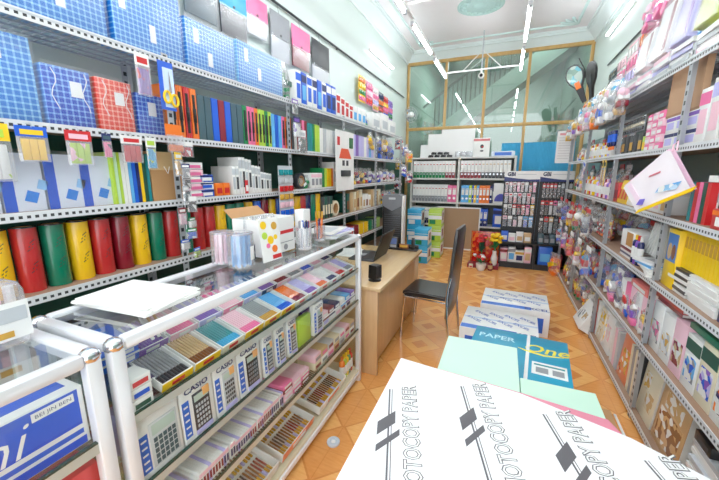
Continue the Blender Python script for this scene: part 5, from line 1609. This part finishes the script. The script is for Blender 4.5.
standpack(2.42, .155, .24, .30, (.72, .76, .16), 'lime', 'lime green wrapped folder pack')
standpack(2.72, .155, .22, .30, 'lavender', 'purple', 'lavender wrapped pack')
standpack(3.02, .155, .25, .34, 'white', 'maroon', 'white maroon-striped pack next to the lavender one')
standpack(3.34, .155, .25, .26, 'white', 'maroon', 'white maroon-striped pack farther along')
for k in range(7):
    R_put(6, r_bag(.24, .20, .16, (('white', 'cyan', 'white', 'light blue'), ('white', 'light pink', 'yellow', 'white'), ('white', 'silver', 'white', 'orange'))[k % 3], '', 130 + k), 'clear_bag', ('white and cyan goods bag', 'pale mixed goods bag', 'white and silver goods bag')[k % 3], 'bag', 4.2 + k * .26, 'bags on the notebooks', z=.150)
# bags hanging from the wire top's edge
hb = [(3.32, ('tan', 'maroon', 'white', 'light pink'), 'brown and white'), (3.58, ('white', 'silver', 'white', 'grey'), 'white'), (3.86, ('white', 'blue', 'blue', 'white'), 'blue and white'), (4.15, ('orange', 'gold', 'white', 'orange'), 'orange'), (4.45, ('light pink', 'white', 'lavender', 'pink'), 'pale pink'), (4.8, ('white', 'red', 'yellow', 'white'), 'red and white'), (5.2, ('white', 'purple', 'gold', 'cream'), 'purple and gold'), (5.55, ('yellow', 'white', 'red', 'cyan'), 'yellow and white')]
for k, (yy, cs, dn_) in enumerate(hb):
    put(r_bag(.20, .24, .10, cs, '', 150 + k), 'hanging_bag', f'bag of {dn_} goods hanging from the wire top', 'of the aisle rack', 'bag', (RF - .13, yy, RZ[6] - .16), -R90)
# toy cards and pink toy bag on the wall
for k, (yy, z, c, cs) in enumerate(((3.75, 3.0, 'white', ('yellow', 'orange', 'light blue', 'lime')), (4.15, 3.05, 'yellow', ('red', 'orange', 'blue')), (4.5, 3.08, 'charcoal', ('orange', 'red', 'yellow', 'pink')), (4.85, 3.06, 'pink', ('orange', 'purple', 'pink', 'blue')), (5.25, 3.05, 'light pink', ('white', 'pink', 'lavender', 'light blue')), (5.65, 3.0, 'white', ('light pink', 'pink', 'gold')), (6.05, 2.95, 'slate', ('charcoal', 'grey')))):
    put(r_card(.36, .46 if k < 6 else .34, c, cs), 'hanging_toy_card', f'{c} toy card', 'on the wall above the aisle rack', 'toy', (XR - .015, yy, z), -R90, 'high toy cards')
put([P_('rail', MB().tube([(XR - .02, 1.2, 3.10), (XR - .02, 6.4, 3.10)], .012, 6).mesh('rail', mat('charcoal', .4, .5)))], 'hanging_rail', 'thin black hanging rail high on the wall', 'above the aisle rack', 'rail', (0, 0, 0))
for k in range(5):
    put(r_bag(.26, .30, .20, ('pink', (.93, .50, .80), 'pink', 'light pink'), '', 170 + k), 'hanging_toy_bag', 'bag of bright pink balls hanging high', 'above the aisle rack', 'toy', (XR - .22, 3.35 + k * .24, 2.86 + .03 * (k % 2)), -R90, 'pink ball bags')
# badminton racket cover at the rack's far end
b = MB()
ov = [(.115 * math.cos(a * PI / 12), .15 * math.sin(a * PI / 12)) for a in range(24)]
hd = [(x, z + .40) for x, z in ov if z > -.06]
hd = [(.115, .40), (.11, .45), (.085, .51), (.045, .545), (0, .555), (-.045, .545), (-.085, .51), (-.11, .45), (-.115, .40), (-.10, .32), (-.045, .22), (-.025, .0), (.025, 0), (.045, .22), (.10, .32)]
b.prism([(x, 0, z) for x, z in hd], (0, .03, 0))
inn = [(x * .84, -.002, .40 + (z - .40) * .86) for x, z in hd if z > .15]
P = [P_('cover', b.mesh('cover', mat('black', .4))), P_('face_print', MB().prism(inn, (0, .003, 0)).mesh('face_print', multi_mat(((.55, .68, .60), (.45, .58, .52), (.66, .74, .70), (.36, .66, .72)), 11))),
     P_('orange_print', bx('orange_print', mat('orange', .4), -.035, .03, -.004, 0, .20, .30, .004)), P_('strap', MB().tube([(.10, .015, .30), (.13, .02, .40), (.11, .03, .60)], .008, 6).mesh('strap', mat('black', .5)))]
put(P, 'racket_cover', 'black and green badminton racket cover hanging', 'at the far end of the aisle rack', 'racket', (.93, 5.75, 2.50), rot=(0, -.42, -.55))
put(P[:1] + [P_('strap', bx('strap', mat('charcoal', .5), -.02, .02, -.004, 0, .05, .4))], 'racket_cover', 'plain black racket cover behind the green one', 'at the far end of the aisle rack', 'racket', (1.02, 5.82, 2.48), rot=(.1, -.05, -1.25))

# fifth shelf
y = 1.70
for k in range(6):
    R_put(5, r_box(.10, .30 - .03 * (k % 2), .2, 'white', 'light pink', 'pink' if k % 2 else 'lavender'), 'soft_pack', f"white pack with {'pink' if k % 2 else 'lavender'} band", 'pack', 1.72 + k * .107, 'tall packs')
for k in range(5):
    R_put(5, r_box(.11, .075, .2, 'white', 'cream', 'tan'), 'soft_pack', 'low white and tan pack', 'pack', 2.06 + k * .0 + .113 * (k % 2), 'low packs', x=-.0, z=.0 + .076 * (k // 2)) if False else None
P = [P_('sheet', bx('sheet', mat((.72, .56, .42), .7), -.20, .20, 0, .03, 0, .26)), P_('edge', bx('edge', mat((.60, .45, .33), .7), -.20, .20, -.001, .0, .0, .012))]
R_put(5, P, 'brown_carton', 'plain brown carton standing on the white boxes', 'carton', 2.50, x=.01, z=.186)
for k in range(3):
    for j in range(2):
        R_put(5, r_box(.125, .09, .2, 'white', 'lavender', 'purple' if j else 'navy'), 'white_box', 'white box with purple print', 'box', 2.35 + k * .128, 'purple print boxes', z=.091 * j)
for k in range(3):
    for j in range(5):
        R_put(5, r_box(.085, .048, .18, ('pink', 'light pink')[(k + j) % 2], 'white', ''), 'pink_pack', f"{('bright', 'pale')[(k + j) % 2]} pink stacked pack", 'pack', 2.765 + k * .09, 'stacked pink packs', z=.049 * j)
R_put(5, r_box(.06, .11, .1, 'lime', 'yellow', ''), 'slim_box', 'small lime and yellow pack', 'pack', 3.0)
for k in range(5):
    R_put(5, r_box(.085, .14, .16, 'black', 'charcoal' if k % 2 else 'gold', ''), 'black_pack', f"black pack with {'dark' if k % 2 else 'gold'} label", 'pack', 3.08 + k * .092, 'black packs')
for k in range(4):
    R_put(5, r_card(.115, .11, 'silver', ('black', 'cream', 'black'), 16), 'eye_card', 'pale card with black buttons', 'card', 3.09 + k * .12, 'button cards', z=.275, x=.03)
for k in range(3):
    put(r_jar(.022, .16, 'navy', 'orange', 'blue'), 'glue_bottle', 'upturned blue glue bottle with orange cap', 'at the rack post', 'bottle', (RF - .035, 3.63 + .055 * k, RZ[5] + .21), rot=(PI, 0, R90), group='glue bottles')
pz = [('white', 'light pink', 'yellow', 'red'), ('yellow', 'orange', 'white', 'red'), ('blue', 'white', 'red', 'cyan'), ('green', 'red', 'yellow', 'white'), ('pink', 'purple', 'white', 'light pink'), ('white', 'navy', 'grey', 'silver'), ('red', 'orange', 'yellow', 'red'), ('blue', 'navy', 'blue', 'purple')]
nz_ = ['white and pink', 'yellow and orange', 'blue and white', 'green and red', 'pink and purple', 'white and navy', 'red and orange', 'deep blue']
def bags(lv, y0, y1, seqs, h0, h1, seed, x=0., step=.15, z=0., w=.16):
    q = random.Random(seed)
    y = y0
    k = 0
    while y < y1:
        i = seqs[k % len(seqs)]
        if x < .1 and any(abs(y + w / 2 - p) < w * .5 for p in YSR):
            y += .03
            continue
        R_put(lv, r_bag(w, r3(q.uniform(h0, h1)), .17, pz[i], ('white', '', 'red', '')[k % 4], seed * 9 + k), 'toy_bag', f'{nz_[i]} toy bag', 'toy', y + w / 2, 'toy bags', x=x + q.uniform(-.02, .02), z=z)
        y += step
        k += 1
def jars(lv, y0, n, cols, r, h, dsc, z=0., x=0.):
    for k in range(n):
        c = cols[k % len(cols)]
        R_put(lv, r_jar(r, h, c, ('white', 'red', 'yellow')[k % 3], 'white'), 'bottle', f'{c} {dsc}', 'bottle', y0 + k * (2 * r + .008), 'bottles', x=x, z=z)
jars(5, 3.84, 7, ('white', 'lavender', 'yellow'), .032, .15, 'labelled bottle')
jars(5, 4.36, 9, ('cream', 'yellow', 'white', 'light pink'), .03, .16, 'labelled bottle')
bags(5, 4.85, 5.50, (0, 5, 1, 2, 0), .16, .24, 31)
bags(5, 3.75, 5.45, (1, 0, 2, 5, 3), .2, .27, 32, x=.14)

# fourth shelf
y = 1.52
for k, (c, t) in enumerate((('dark green', .03), ('white', .03), ('dark green', .04), ('white', .025), ('dark green', .035), ('charcoal', .03), ('dark green', .04), ('white', .03), ('dark green', .04), ('green', .035), ('white', .03), ('dark green', .04), ('white', .025), ('charcoal', .035))):
    R_put(4, r_book(t, .20 - .01 * (k % 3), .16, c, 'white' if c != 'white' else 'grey'), 'ledger_book', f'{c} ledger book', 'book', y + t / 2, 'ledgers', x=.03)
    y += t + .004
R_put(4, r_flatbook(.34, .03, .22, 'white', 'paper', 'grey'), 'ledger_book', 'white and red book lying across the ledgers', 'book', 1.92, z=.203, x=.01)
R_put(4, r_box(.24, .09, .045, 'red', 'white', 'orange'), 'pen_box', 'red and white box before the ledgers', 'box', 1.88, x=-.022)
for k, c in enumerate(('red', 'dark green', 'pink', 'red', 'teal')):
    R_put(4, r_book(.032, .20, .17, c), 'exercise_book', f'{c} ledger-side book', 'book', 2.065 + k * .036, 'upright books')
for k in range(4):
    R_put(4, r_box(.10, .11 + .02 * (k % 2), .14, 'white', 'light pink' if k % 2 else 'tan', ''), 'stock_box', f"white box with {'pink' if k % 2 else 'tan'} label", 'box', 2.51 + k * .107, 'pale label boxes')
for k in range(5):
    R_put(4, r_box(.055, .17, .15, 'white', 'cream', 'light pink'), 'paper_pouch', 'slanting white paper pouch', 'pouch', 2.96 + k * .045, 'white pouches', rot=(-.1, .25, -R90))
for k in range(6):
    R_put(4, r_box(.05, .185, .14, 'yellow', 'red' if k % 2 else 'gold', ''), 'snack_pouch', f"yellow pouch with {'red' if k % 2 else 'gold'} label", 'pouch', 3.20 + k * .037, 'yellow pouches', rot=(-.1, .22, -R90))
for k in range(3):
    R_put(4, r_box(.055, .16, .14, 'red', 'maroon', ''), 'snack_pouch', 'red pouch', 'pouch', 3.43 + k * .055, 'red pouches')
for k in range(7):
    c = ('light pink', 'purple', 'light pink', 'maroon', 'white', 'pink', 'lavender')[k]
    R_put(4, r_jar(.035, .185, c, c, 'white'), 'bottle', f'tall {c} tube', 'bottle', 3.70 + k * .077, 'tall tubes')
jars(4, 4.30, 6, ('yellow', 'white', 'red'), .033, .20, 'jar')
bags(4, 4.75, 5.50, (5, 1, 0, 5, 3), .18, .28, 41)
bags(4, 3.7, 5.45, (0, 5, 2, 4), .22, .32, 42, x=.15)
# pencil bag hanging before the fourth shelf
q4 = [(-.005, -.01), (-.245, -.215), (-.125, -.355), (.17, -.215), (.022, -.01)]
P = [P_('front_panel', MB().prism([(x, -.032 - z * .02, z) for x, z in q4], (0, .003, 0)).mesh('front_panel', mat((.97, .93, .95), .22, coat=.3))),
     P_('back_panel', MB().prism([(x * 1.05 - .02, .004, z * 1.0 + .012) for x, z in q4], (0, .006, 0)).mesh('back_panel', mat((.97, .80, .89), .4))),
     P_('fold', MB().prism([(-.215, -.034, -.205), (-.110, -.034, -.315), (-.085, -.034, -.300), (-.19, -.034, -.185)], (0, .004, 0)).mesh('fold', mat((.98, .86, .92), .3))),
     P_('yellow_ruler', MB().prism([(-.125, -.036, -.362), (-.108, -.036, -.335), (.195, -.036, -.185), (.178, -.036, -.213)], (0, .005, 0)).mesh('yellow_ruler', mat('yellow', .35))),
     P_('blue_print', MB().prism([(-.02, -.037, -.235), (.0, -.037, -.20), (.115, -.037, -.165), (.095, -.037, -.205)], (0, .004, 0)).mesh('blue_print', multi_mat(((.35, .62, .86), (.75, .86, .95), (.55, .75, .9), 'white'), 40))),
     P_('purple_print', MB().prism([(-.125, -.039, -.31), (-.105, -.039, -.275), (-.075, -.039, -.27), (-.085, -.039, -.305)], (0, .004, 0)).mesh('purple_print', mat((.45, .40, .80), .4))),
     P_('red_print', MB().prism([(-.075, -.037, -.15), (-.07, -.037, -.14), (-.01, -.037, -.115), (-.012, -.037, -.125)], (0, .004, 0)).mesh('red_print', mat((.85, .45, .50), .4))),
     P_('loop', MB().tube([(.01, -.006, -.012), (-.002, .006, .02), (.012, .014, .04), (.024, .004, -.01)], .004, 6).mesh('loop', mat('light pink', .4)))]
put(P, 'pencil_bag', 'clear pink zipped pencil bag with a yellow ruler hanging', "before the aisle rack's fourth shelf", 'bag', (RF - .045, 2.36, RZ[5] - .02), rot=(0, 0, -R90 + .45))
for k in range(2):
    put(r_packet(.05, .24, 'yellow', 'gold' if k else 'yellow', 'black'), 'hanging_packet', ('yellow ruler packet hanging at the rack post', 'second yellow ruler packet hanging behind it')[k], 'along the aisle rack', 'packet', (RF - .03, 3.72 + k * .09, RZ[5] - .03), -R90)
put(r_packet(.16, .22, 'white', 'light pink', 'blue'), 'hanging_packet', 'white packet with blue and pink print hanging aslant', 'on the aisle rack', 'packet', (RF - .04, 4.55, RZ[5] - .02), rot=(0, .3, -R90))

# third shelf
for j in range(8):
    R_put(3, r_flatbook(.26, .016, .20, 'white', 'paper', ''), 'note_book', 'front-pile white magazine', 'book', 1.95 + .004 * (j % 3), 'piled magazines', z=.0165 * j, x=rr.uniform(-.008, .004), rz=rr.uniform(-.05, .05))
    R_put(3, r_flatbook(.21, .016, .20, 'charcoal' if j % 2 else 'white', 'paper', ''), 'note_book', f"{'dark' if j % 2 else 'white'} second-pile magazine", 'book', 2.19 + .004 * (j % 3), 'piled magazines', z=.0165 * j, x=rr.uniform(-.008, .004), rz=rr.uniform(-.05, .05))
    R_put(3, r_flatbook(.26, .016, .20, 'charcoal' if j % 2 else 'navy', 'paper', ''), 'note_book', f"{'dark' if j % 2 else 'navy'} near-pile magazine", 'book', 1.68, 'piled magazines', z=.0165 * j)
for k in range(20):
    R_put(3, r_book(.028, .30, .10, 'yellow', 'gold'), 'yellow_book', 'yellow-spined book behind the magazines', 'book', 1.72 + k * .030, 'yellow books', x=.21)
for k in range(16):
    R_put(3, r_book(.030, .195, .18, 'yellow', 'gold'), 'yellow_book', 'yellow-spined book atop the magazines', 'book', 1.82 + k * .0315, 'yellow books', z=.135, x=.015)
P = [P_('cover', bx('cover', mat('yellow', .3), -.068, .068, 0, .18, 0, .325, .002), [P_('picture', bx('picture', mat((.25, .48, .78), .35), -.058, .058, -.0012, .001, .145, .30)), P_('figure_print', MB().ball((-.02, -.001, .20), .032, (.8, .05, 1.5), 2).mesh('figure_print', mat('tan', .5))), P_('figure_print', MB().ball((.025, -.001, .20), .03, (.8, .05, 1.5), 2).mesh('figure_print', mat('brown', .5)))]),
     P_('pages', bx('pages', mat('paper', .7), -.069, .069, .01, .17, .01, .05))]
R_put(3, P, 'yellow_book', 'big yellow book with a blue picture', 'book', 2.31, x=-.008)
P = [P_('carton', bx('carton', mat('white', .5), -.15, .15, 0, .16, 0, .13, .003)), P_('brown_face', bx('brown_face', mat((.72, .50, .25), .6), -.03, .10, -.002, .001, .02, .12))]
R_put(3, P, 'white_carton', 'white carton with a brown face', 'carton', 3.0, z=.07)
for k in range(4):
    R_put(3, r_flatbook(.28, .016, .2, ('white', 'navy', 'white', 'maroon')[k], 'paper', ''), 'note_book', f"{('white', 'navy', 'white', 'maroon')[k]} carton-bearing flat book", 'book', 3.0, z=.0165 * k)
for k in range(5):
    R_put(3, r_flatbook(.20, .014, .24, ('white', 'paper', 'white', 'light blue', 'white')[k], 'paper', 'grey' if k == 4 else ''), 'note_book', f"{('white', 'paper white', 'plain white', 'light blue', 'printed white')[k]} booklet fanned at the shelf edge", 'book', 2.62 + .016 * k, x=-.03, z=.0142 * k, rz=.12 * (k - 2))
for k in range(6):
    R_put(3, r_book(.014, .24, .18, 'white'), 'booklet', 'thin white booklet leaning', 'book', 2.50 + .035 * k, 'leaning booklets', z=.085, x=.05, rot=(0, .45, -R90))
bags(3, 2.75, 3.5, (5, 7, 3, 2), .2, .27, 51, x=.16)
jars(3, 2.80, 3, ('navy', 'purple', 'navy'), .02, .20, 'spray can', z=.0, x=-.02)
for k in range(6):
    R_put(3, r_bag(.075, .25, .10, ('red', 'white', 'red', 'orange') if k % 2 else ('orange', 'red', 'white', 'yellow'), '', 210 + k), 'toy_bag', f"slim {'red' if k % 2 else 'orange'} toy bag", 'toy', 3.66 + k * .06, 'tall toy boxes')
for k in range(4):
    R_put(3, r_bag(.09, .27, .10, (('white', 'black', 'white', 'charcoal')), '', 55 + k), 'plush_toy', 'sleeved white and black toy', 'toy', 4.07 + k * .10, 'black and white toys')
R_put(3, r_box(.30, .05, .10, 'yellow', 'gold', ''), 'toy_box', 'long low yellow toy box', 'toy', 4.20, x=-.03) if False else None
bags(3, 4.50, 5.50, (3, 0, 5, 6, 2, 0), .22, .3, 52)
bags(3, 3.7, 5.45, (0, 6, 3, 5), .24, .33, 53, x=.16)

# second shelf
for k in range(6):
    c = ('white', 'cream', 'white', 'light pink', 'white', 'white')[k]
    P = r_box(.13, .27 + .02 * (k % 2), .20, c, (('orange', 'white', 'navy', 'silver'), ('lavender', 'white', 'purple', 'blue'), ('light blue', 'white', 'blue', 'grey'), ('tan', 'maroon', 'white', 'cream'), ('cream', 'white', 'gold', 'silver'), ('light pink', 'white', 'pink', 'grey'))[k], 'dark green' if k in (1, 2) else '')
    R_put(2, P, 'stock_box', f"upright {c} box with {('orange', 'lavender', 'pale blue', 'tan', 'cream', 'pink')[k]} label", 'box', 1.66 + k * .133, 'upright boxes', x=.0)
R_put(2, r_box(.25, .03, .20, (.10, .42, .30), '', ''), 'flat_box', 'dark green flat box on the upright boxes', 'box', 1.87, z=.295)
for j in range(4):
    R_put(2, r_flatbook(.30, .02, .22, ('maroon', 'red', 'gold', 'red')[j], 'paper', ''), 'note_book', f"{('maroon', 'red', 'gold', 'bright red')[j]} flat book on the upright boxes", 'book', 2.22, z=.2955 + .0205 * j, x=.01)
for k in range(5):
    c = ('light pink', 'white', 'light pink', 'pink', 'white')[k]
    R_put(2, r_box(.10, .25, .18, c, (('red', 'white', 'pink', 'cream'), ('white', 'silver', 'lavender', 'light pink'))[k % 2], ''), 'toy_box', f"{c} box, {('red', 'pale')[k % 2]} print", 'toy', 2.52 + k * .105, 'pale toy boxes')
R_put(2, r_box(.30, .05, .20, (.90, .45, .42), 'white', ''), 'toy_box', 'coral red flat box on the pale toy boxes', 'toy', 2.66, z=.2505)
bags(2, 2.50, 3.5, (0, 4, 2, 5, 4), .2, .3, 61, x=-.045, step=.17)
bags(2, 3.05, 3.55, (7, 7, 2), .24, .34, 62, x=.0, w=.2)
bags(2, 3.62, 4.7, (7, 2, 6, 4, 2, 6), .2, .33, 63, x=-.03)
bags(2, 4.76, 5.50, (0, 6, 3, 1, 2, 5), .2, .3, 64, x=-.02)
bags(2, 3.62, 5.45, (2, 4, 6, 0), .25, .36, 65, x=.15)
for k in range(10):
    put(r_bag(.19, .26, .12, pz[(k * 3 + 2) % 8], ('white', 'red')[k % 2], 180 + k), 'hanging_bag', f'{nz_[(k * 3 + 2) % 8]} bag', 'hanging off the aisle rack', 'toy', (RF - .12, 3.75 + k * .22, (.56, .90)[k % 2]), -R90, 'overhanging toy bags')

# bottom shelf
def cover_book(lv, y, w, h, t, base, prints, dsc, rx=-.08, z=0., x=0., rz=0.):
    S = [P_('cover_print', bx('cover_print', multi_mat((c, base, 'white', c), 30) if isinstance(c, str) else mat(c, .4), -w / 2 + w * a, -w / 2 + w * b_, -.0015, .001, h * e, h * f)) for (c, a, b_, e, f) in prints]
    P = [P_('cover', bx('cover', mat(base, .35, coat=.2), -w / 2, w / 2, 0, t, 0, h, .002), S), P_('pages', bx('pages', mat('paper', .8), -w / 2 + .002, w / 2 + .001, .003, t - .003, .003, h + .0008))]
    R_put(lv, P, 'picture_book', dsc, 'book', y, x=x, z=z, rot=(rx, 0, -R90 + rz))
cover_book(1, 2.02, .30, .36, .05, (.80, .62, .42), (('brown', .1, .9, .1, .6), ('tan', .2, .8, .65, .9)), 'upright album with a brown painted cover', x=-.0)
cover_book(1, 2.30, .22, .36, .06, 'cream', (('gold', .15, .45, .5, .8), ('tan', .4, .85, .2, .5)), 'upright cream album with gold flowers')
for k, c in enumerate(('charcoal', 'cream', 'grey', 'cream')):
    R_put(1, r_book(.035, .34, .26, c), 'album', f'{c} post-side album', 'book', 2.47 + k * .04, 'albums')
cover_book(1, 2.72, .20, .33, .03, (.92, .50, .30), (('gold', .2, .8, .2, .7), ('red', .1, .4, .1, .3)), 'orange picture book at the rack post')
for k, c in enumerate(('silver', 'light pink', 'white')):
    R_put(1, r_book(.05, .30, .24, c), 'album', f'{c} upright album next to the orange one', 'book', 2.87 + k * .055, 'albums')
cover_book(1, 3.16, .22, .32, .07, 'white', (('light pink', .25, .75, .3, .7), ('yellow', .05, .2, .1, .9)), 'thick white book with pale pink print')
cover_book(1, 3.36, .16, .30, .05, 'cream', (('yellow', .1, .9, .55, .9), ('gold', .2, .7, .1, .4)), 'cream and yellow picture book')
for k, c in enumerate(('white', 'red', 'yellow', 'cream', 'white')):
    R_put(1, r_book(.03, .33, .24, c), 'album', f'{c} slim album', 'book', 3.46 + k * .034 - (.0 if k < 3 else 0), 'albums', x=.0)
for k in range(3):
    R_put(1, r_jar(.024, .10, ('red', 'navy', 'maroon')[k], 'charcoal', 'white'), 'ink_bottle', f"{('red', 'navy', 'maroon')[k]} ink bottle on the upright books", 'bottle', 3.0 + k * .055, z=.335, x=.08)
for j in range(13):
    R_put(1, r_flatbook(.30, .022, .22, 'white' if j % 3 else 'silver', 'paper', ''), 'note_book', f"{'white' if j % 3 else 'silver'} floor-stack pad", 'book', 1.64, 'pad stacks', z=.0225 * j, x=rr.uniform(-.015, .005), rz=rr.uniform(-.04, .04))
R_put(1, r_box(.13, .05, .12, 'black', 'charcoal', ''), 'black_box', 'black box on the floor stack of pads', 'box', 1.72, z=.2935)
R_put(1, r_box(.18, .10, .14, 'white', 'black', ''), 'white_box', 'white and black box on the upright albums', 'box', 2.2, z=.375, x=.12) if False else None
cover_book(1, 3.80, .30, .26, .12, 'white', (('grey', .1, .5, .2, .6), ('tan', .6, .9, .3, .6)), 'white carton slanting out of the bottom shelf', rx=-.5, x=-.12)
bags(1, 3.95, 4.7, (3, 1, 7, 3), .25, .38, 71, x=-.02)
bags(1, 4.8, 5.50, (6, 5, 1, 3, 6), .22, .36, 72, x=-.04)
put(r_bag(.26, .34, .16, ('orange', 'red', 'yellow', 'orange'), '', 77), 'toy_bag', 'bag of orange and red toys on the floor', 'before the aisle rack', 'toy', (.74, 5.72, 0), -R90 + .5)

# posters and paper notices at the far end of the aisle rack
P = [P_('sheet', bx('sheet', mat('white', .5), -.12, .12, 0, .003, -.46, 0)), P_('pink_title', bx('pink_title', mat((.90, .60, .62), .5), -.09, .09, -.001, .001, -.06, -.03))]
q = MB()
for k in range(9):
    q.box(-.095, .095 - .02 * (k % 3), -.001, .001, -.10 - k * .037, -.092 - k * .037)
P.append(P_('print_lines', q.mesh('print_lines', mat((.80, .78, .78), .6))))
put(P, 'paper_notice', 'white paper notice with a pink heading', 'hanging at the far end of the aisle rack', 'notice', (.795, 5.93, 2.14), .12)

# ------------------------------------------------------------------ daylight from the open shop front, camera
wd = bpy.data.worlds.new('world')
bpy.context.scene.world = wd
wd.use_nodes = True
bg = wd.node_tree.nodes['Background']
bg.inputs[0].default_value = (.92, .96, 1., 1)
bg.inputs[1].default_value = 1.5
def area(name, loc, rot, sx, sy, power, col=(1, 1, 1)):
    l = bpy.data.lights.new(name, 'AREA')
    l.shape = 'RECTANGLE'
    l.size, l.size_y = sx, sy
    l.energy = power
    l.color = col
    o = bpy.data.objects.new(name, l)
    C.objects.link(o)
    o.location = loc
    o.rotation_euler = rot
    return o
area('stair_hall_fill', (-.3, 9.6, 4.35), (0, 0, 0), 2.2, 1.6, 45, (.95, 1, .97))  # added fill lamp brightening the hall, no visible fixture behind it

cam = bpy.data.cameras.new('camera')
co = bpy.data.objects.new('camera', cam)
C.objects.link(co)
cam.sensor_width = 36
cam.lens = 337. / 719 * 36
cam.clip_start = .02
co.location = (0, 0, 1.55)
yaw, pit = math.atan(145.5 / 344), math.atan(68 / 337.)
co.rotation_euler = (R90 - pit, 0, yaw)
sc = bpy.context.scene
sc.camera = co
sc.view_settings.view_transform = 'Standard'
sc.view_settings.look = 'None'
sc.view_settings.exposure = 1.2
sc.view_settings.gamma = 1.13
sc.cycles.transparent_max_bounces = 16
sc.cycles.max_bounces = 8
finish_labels()
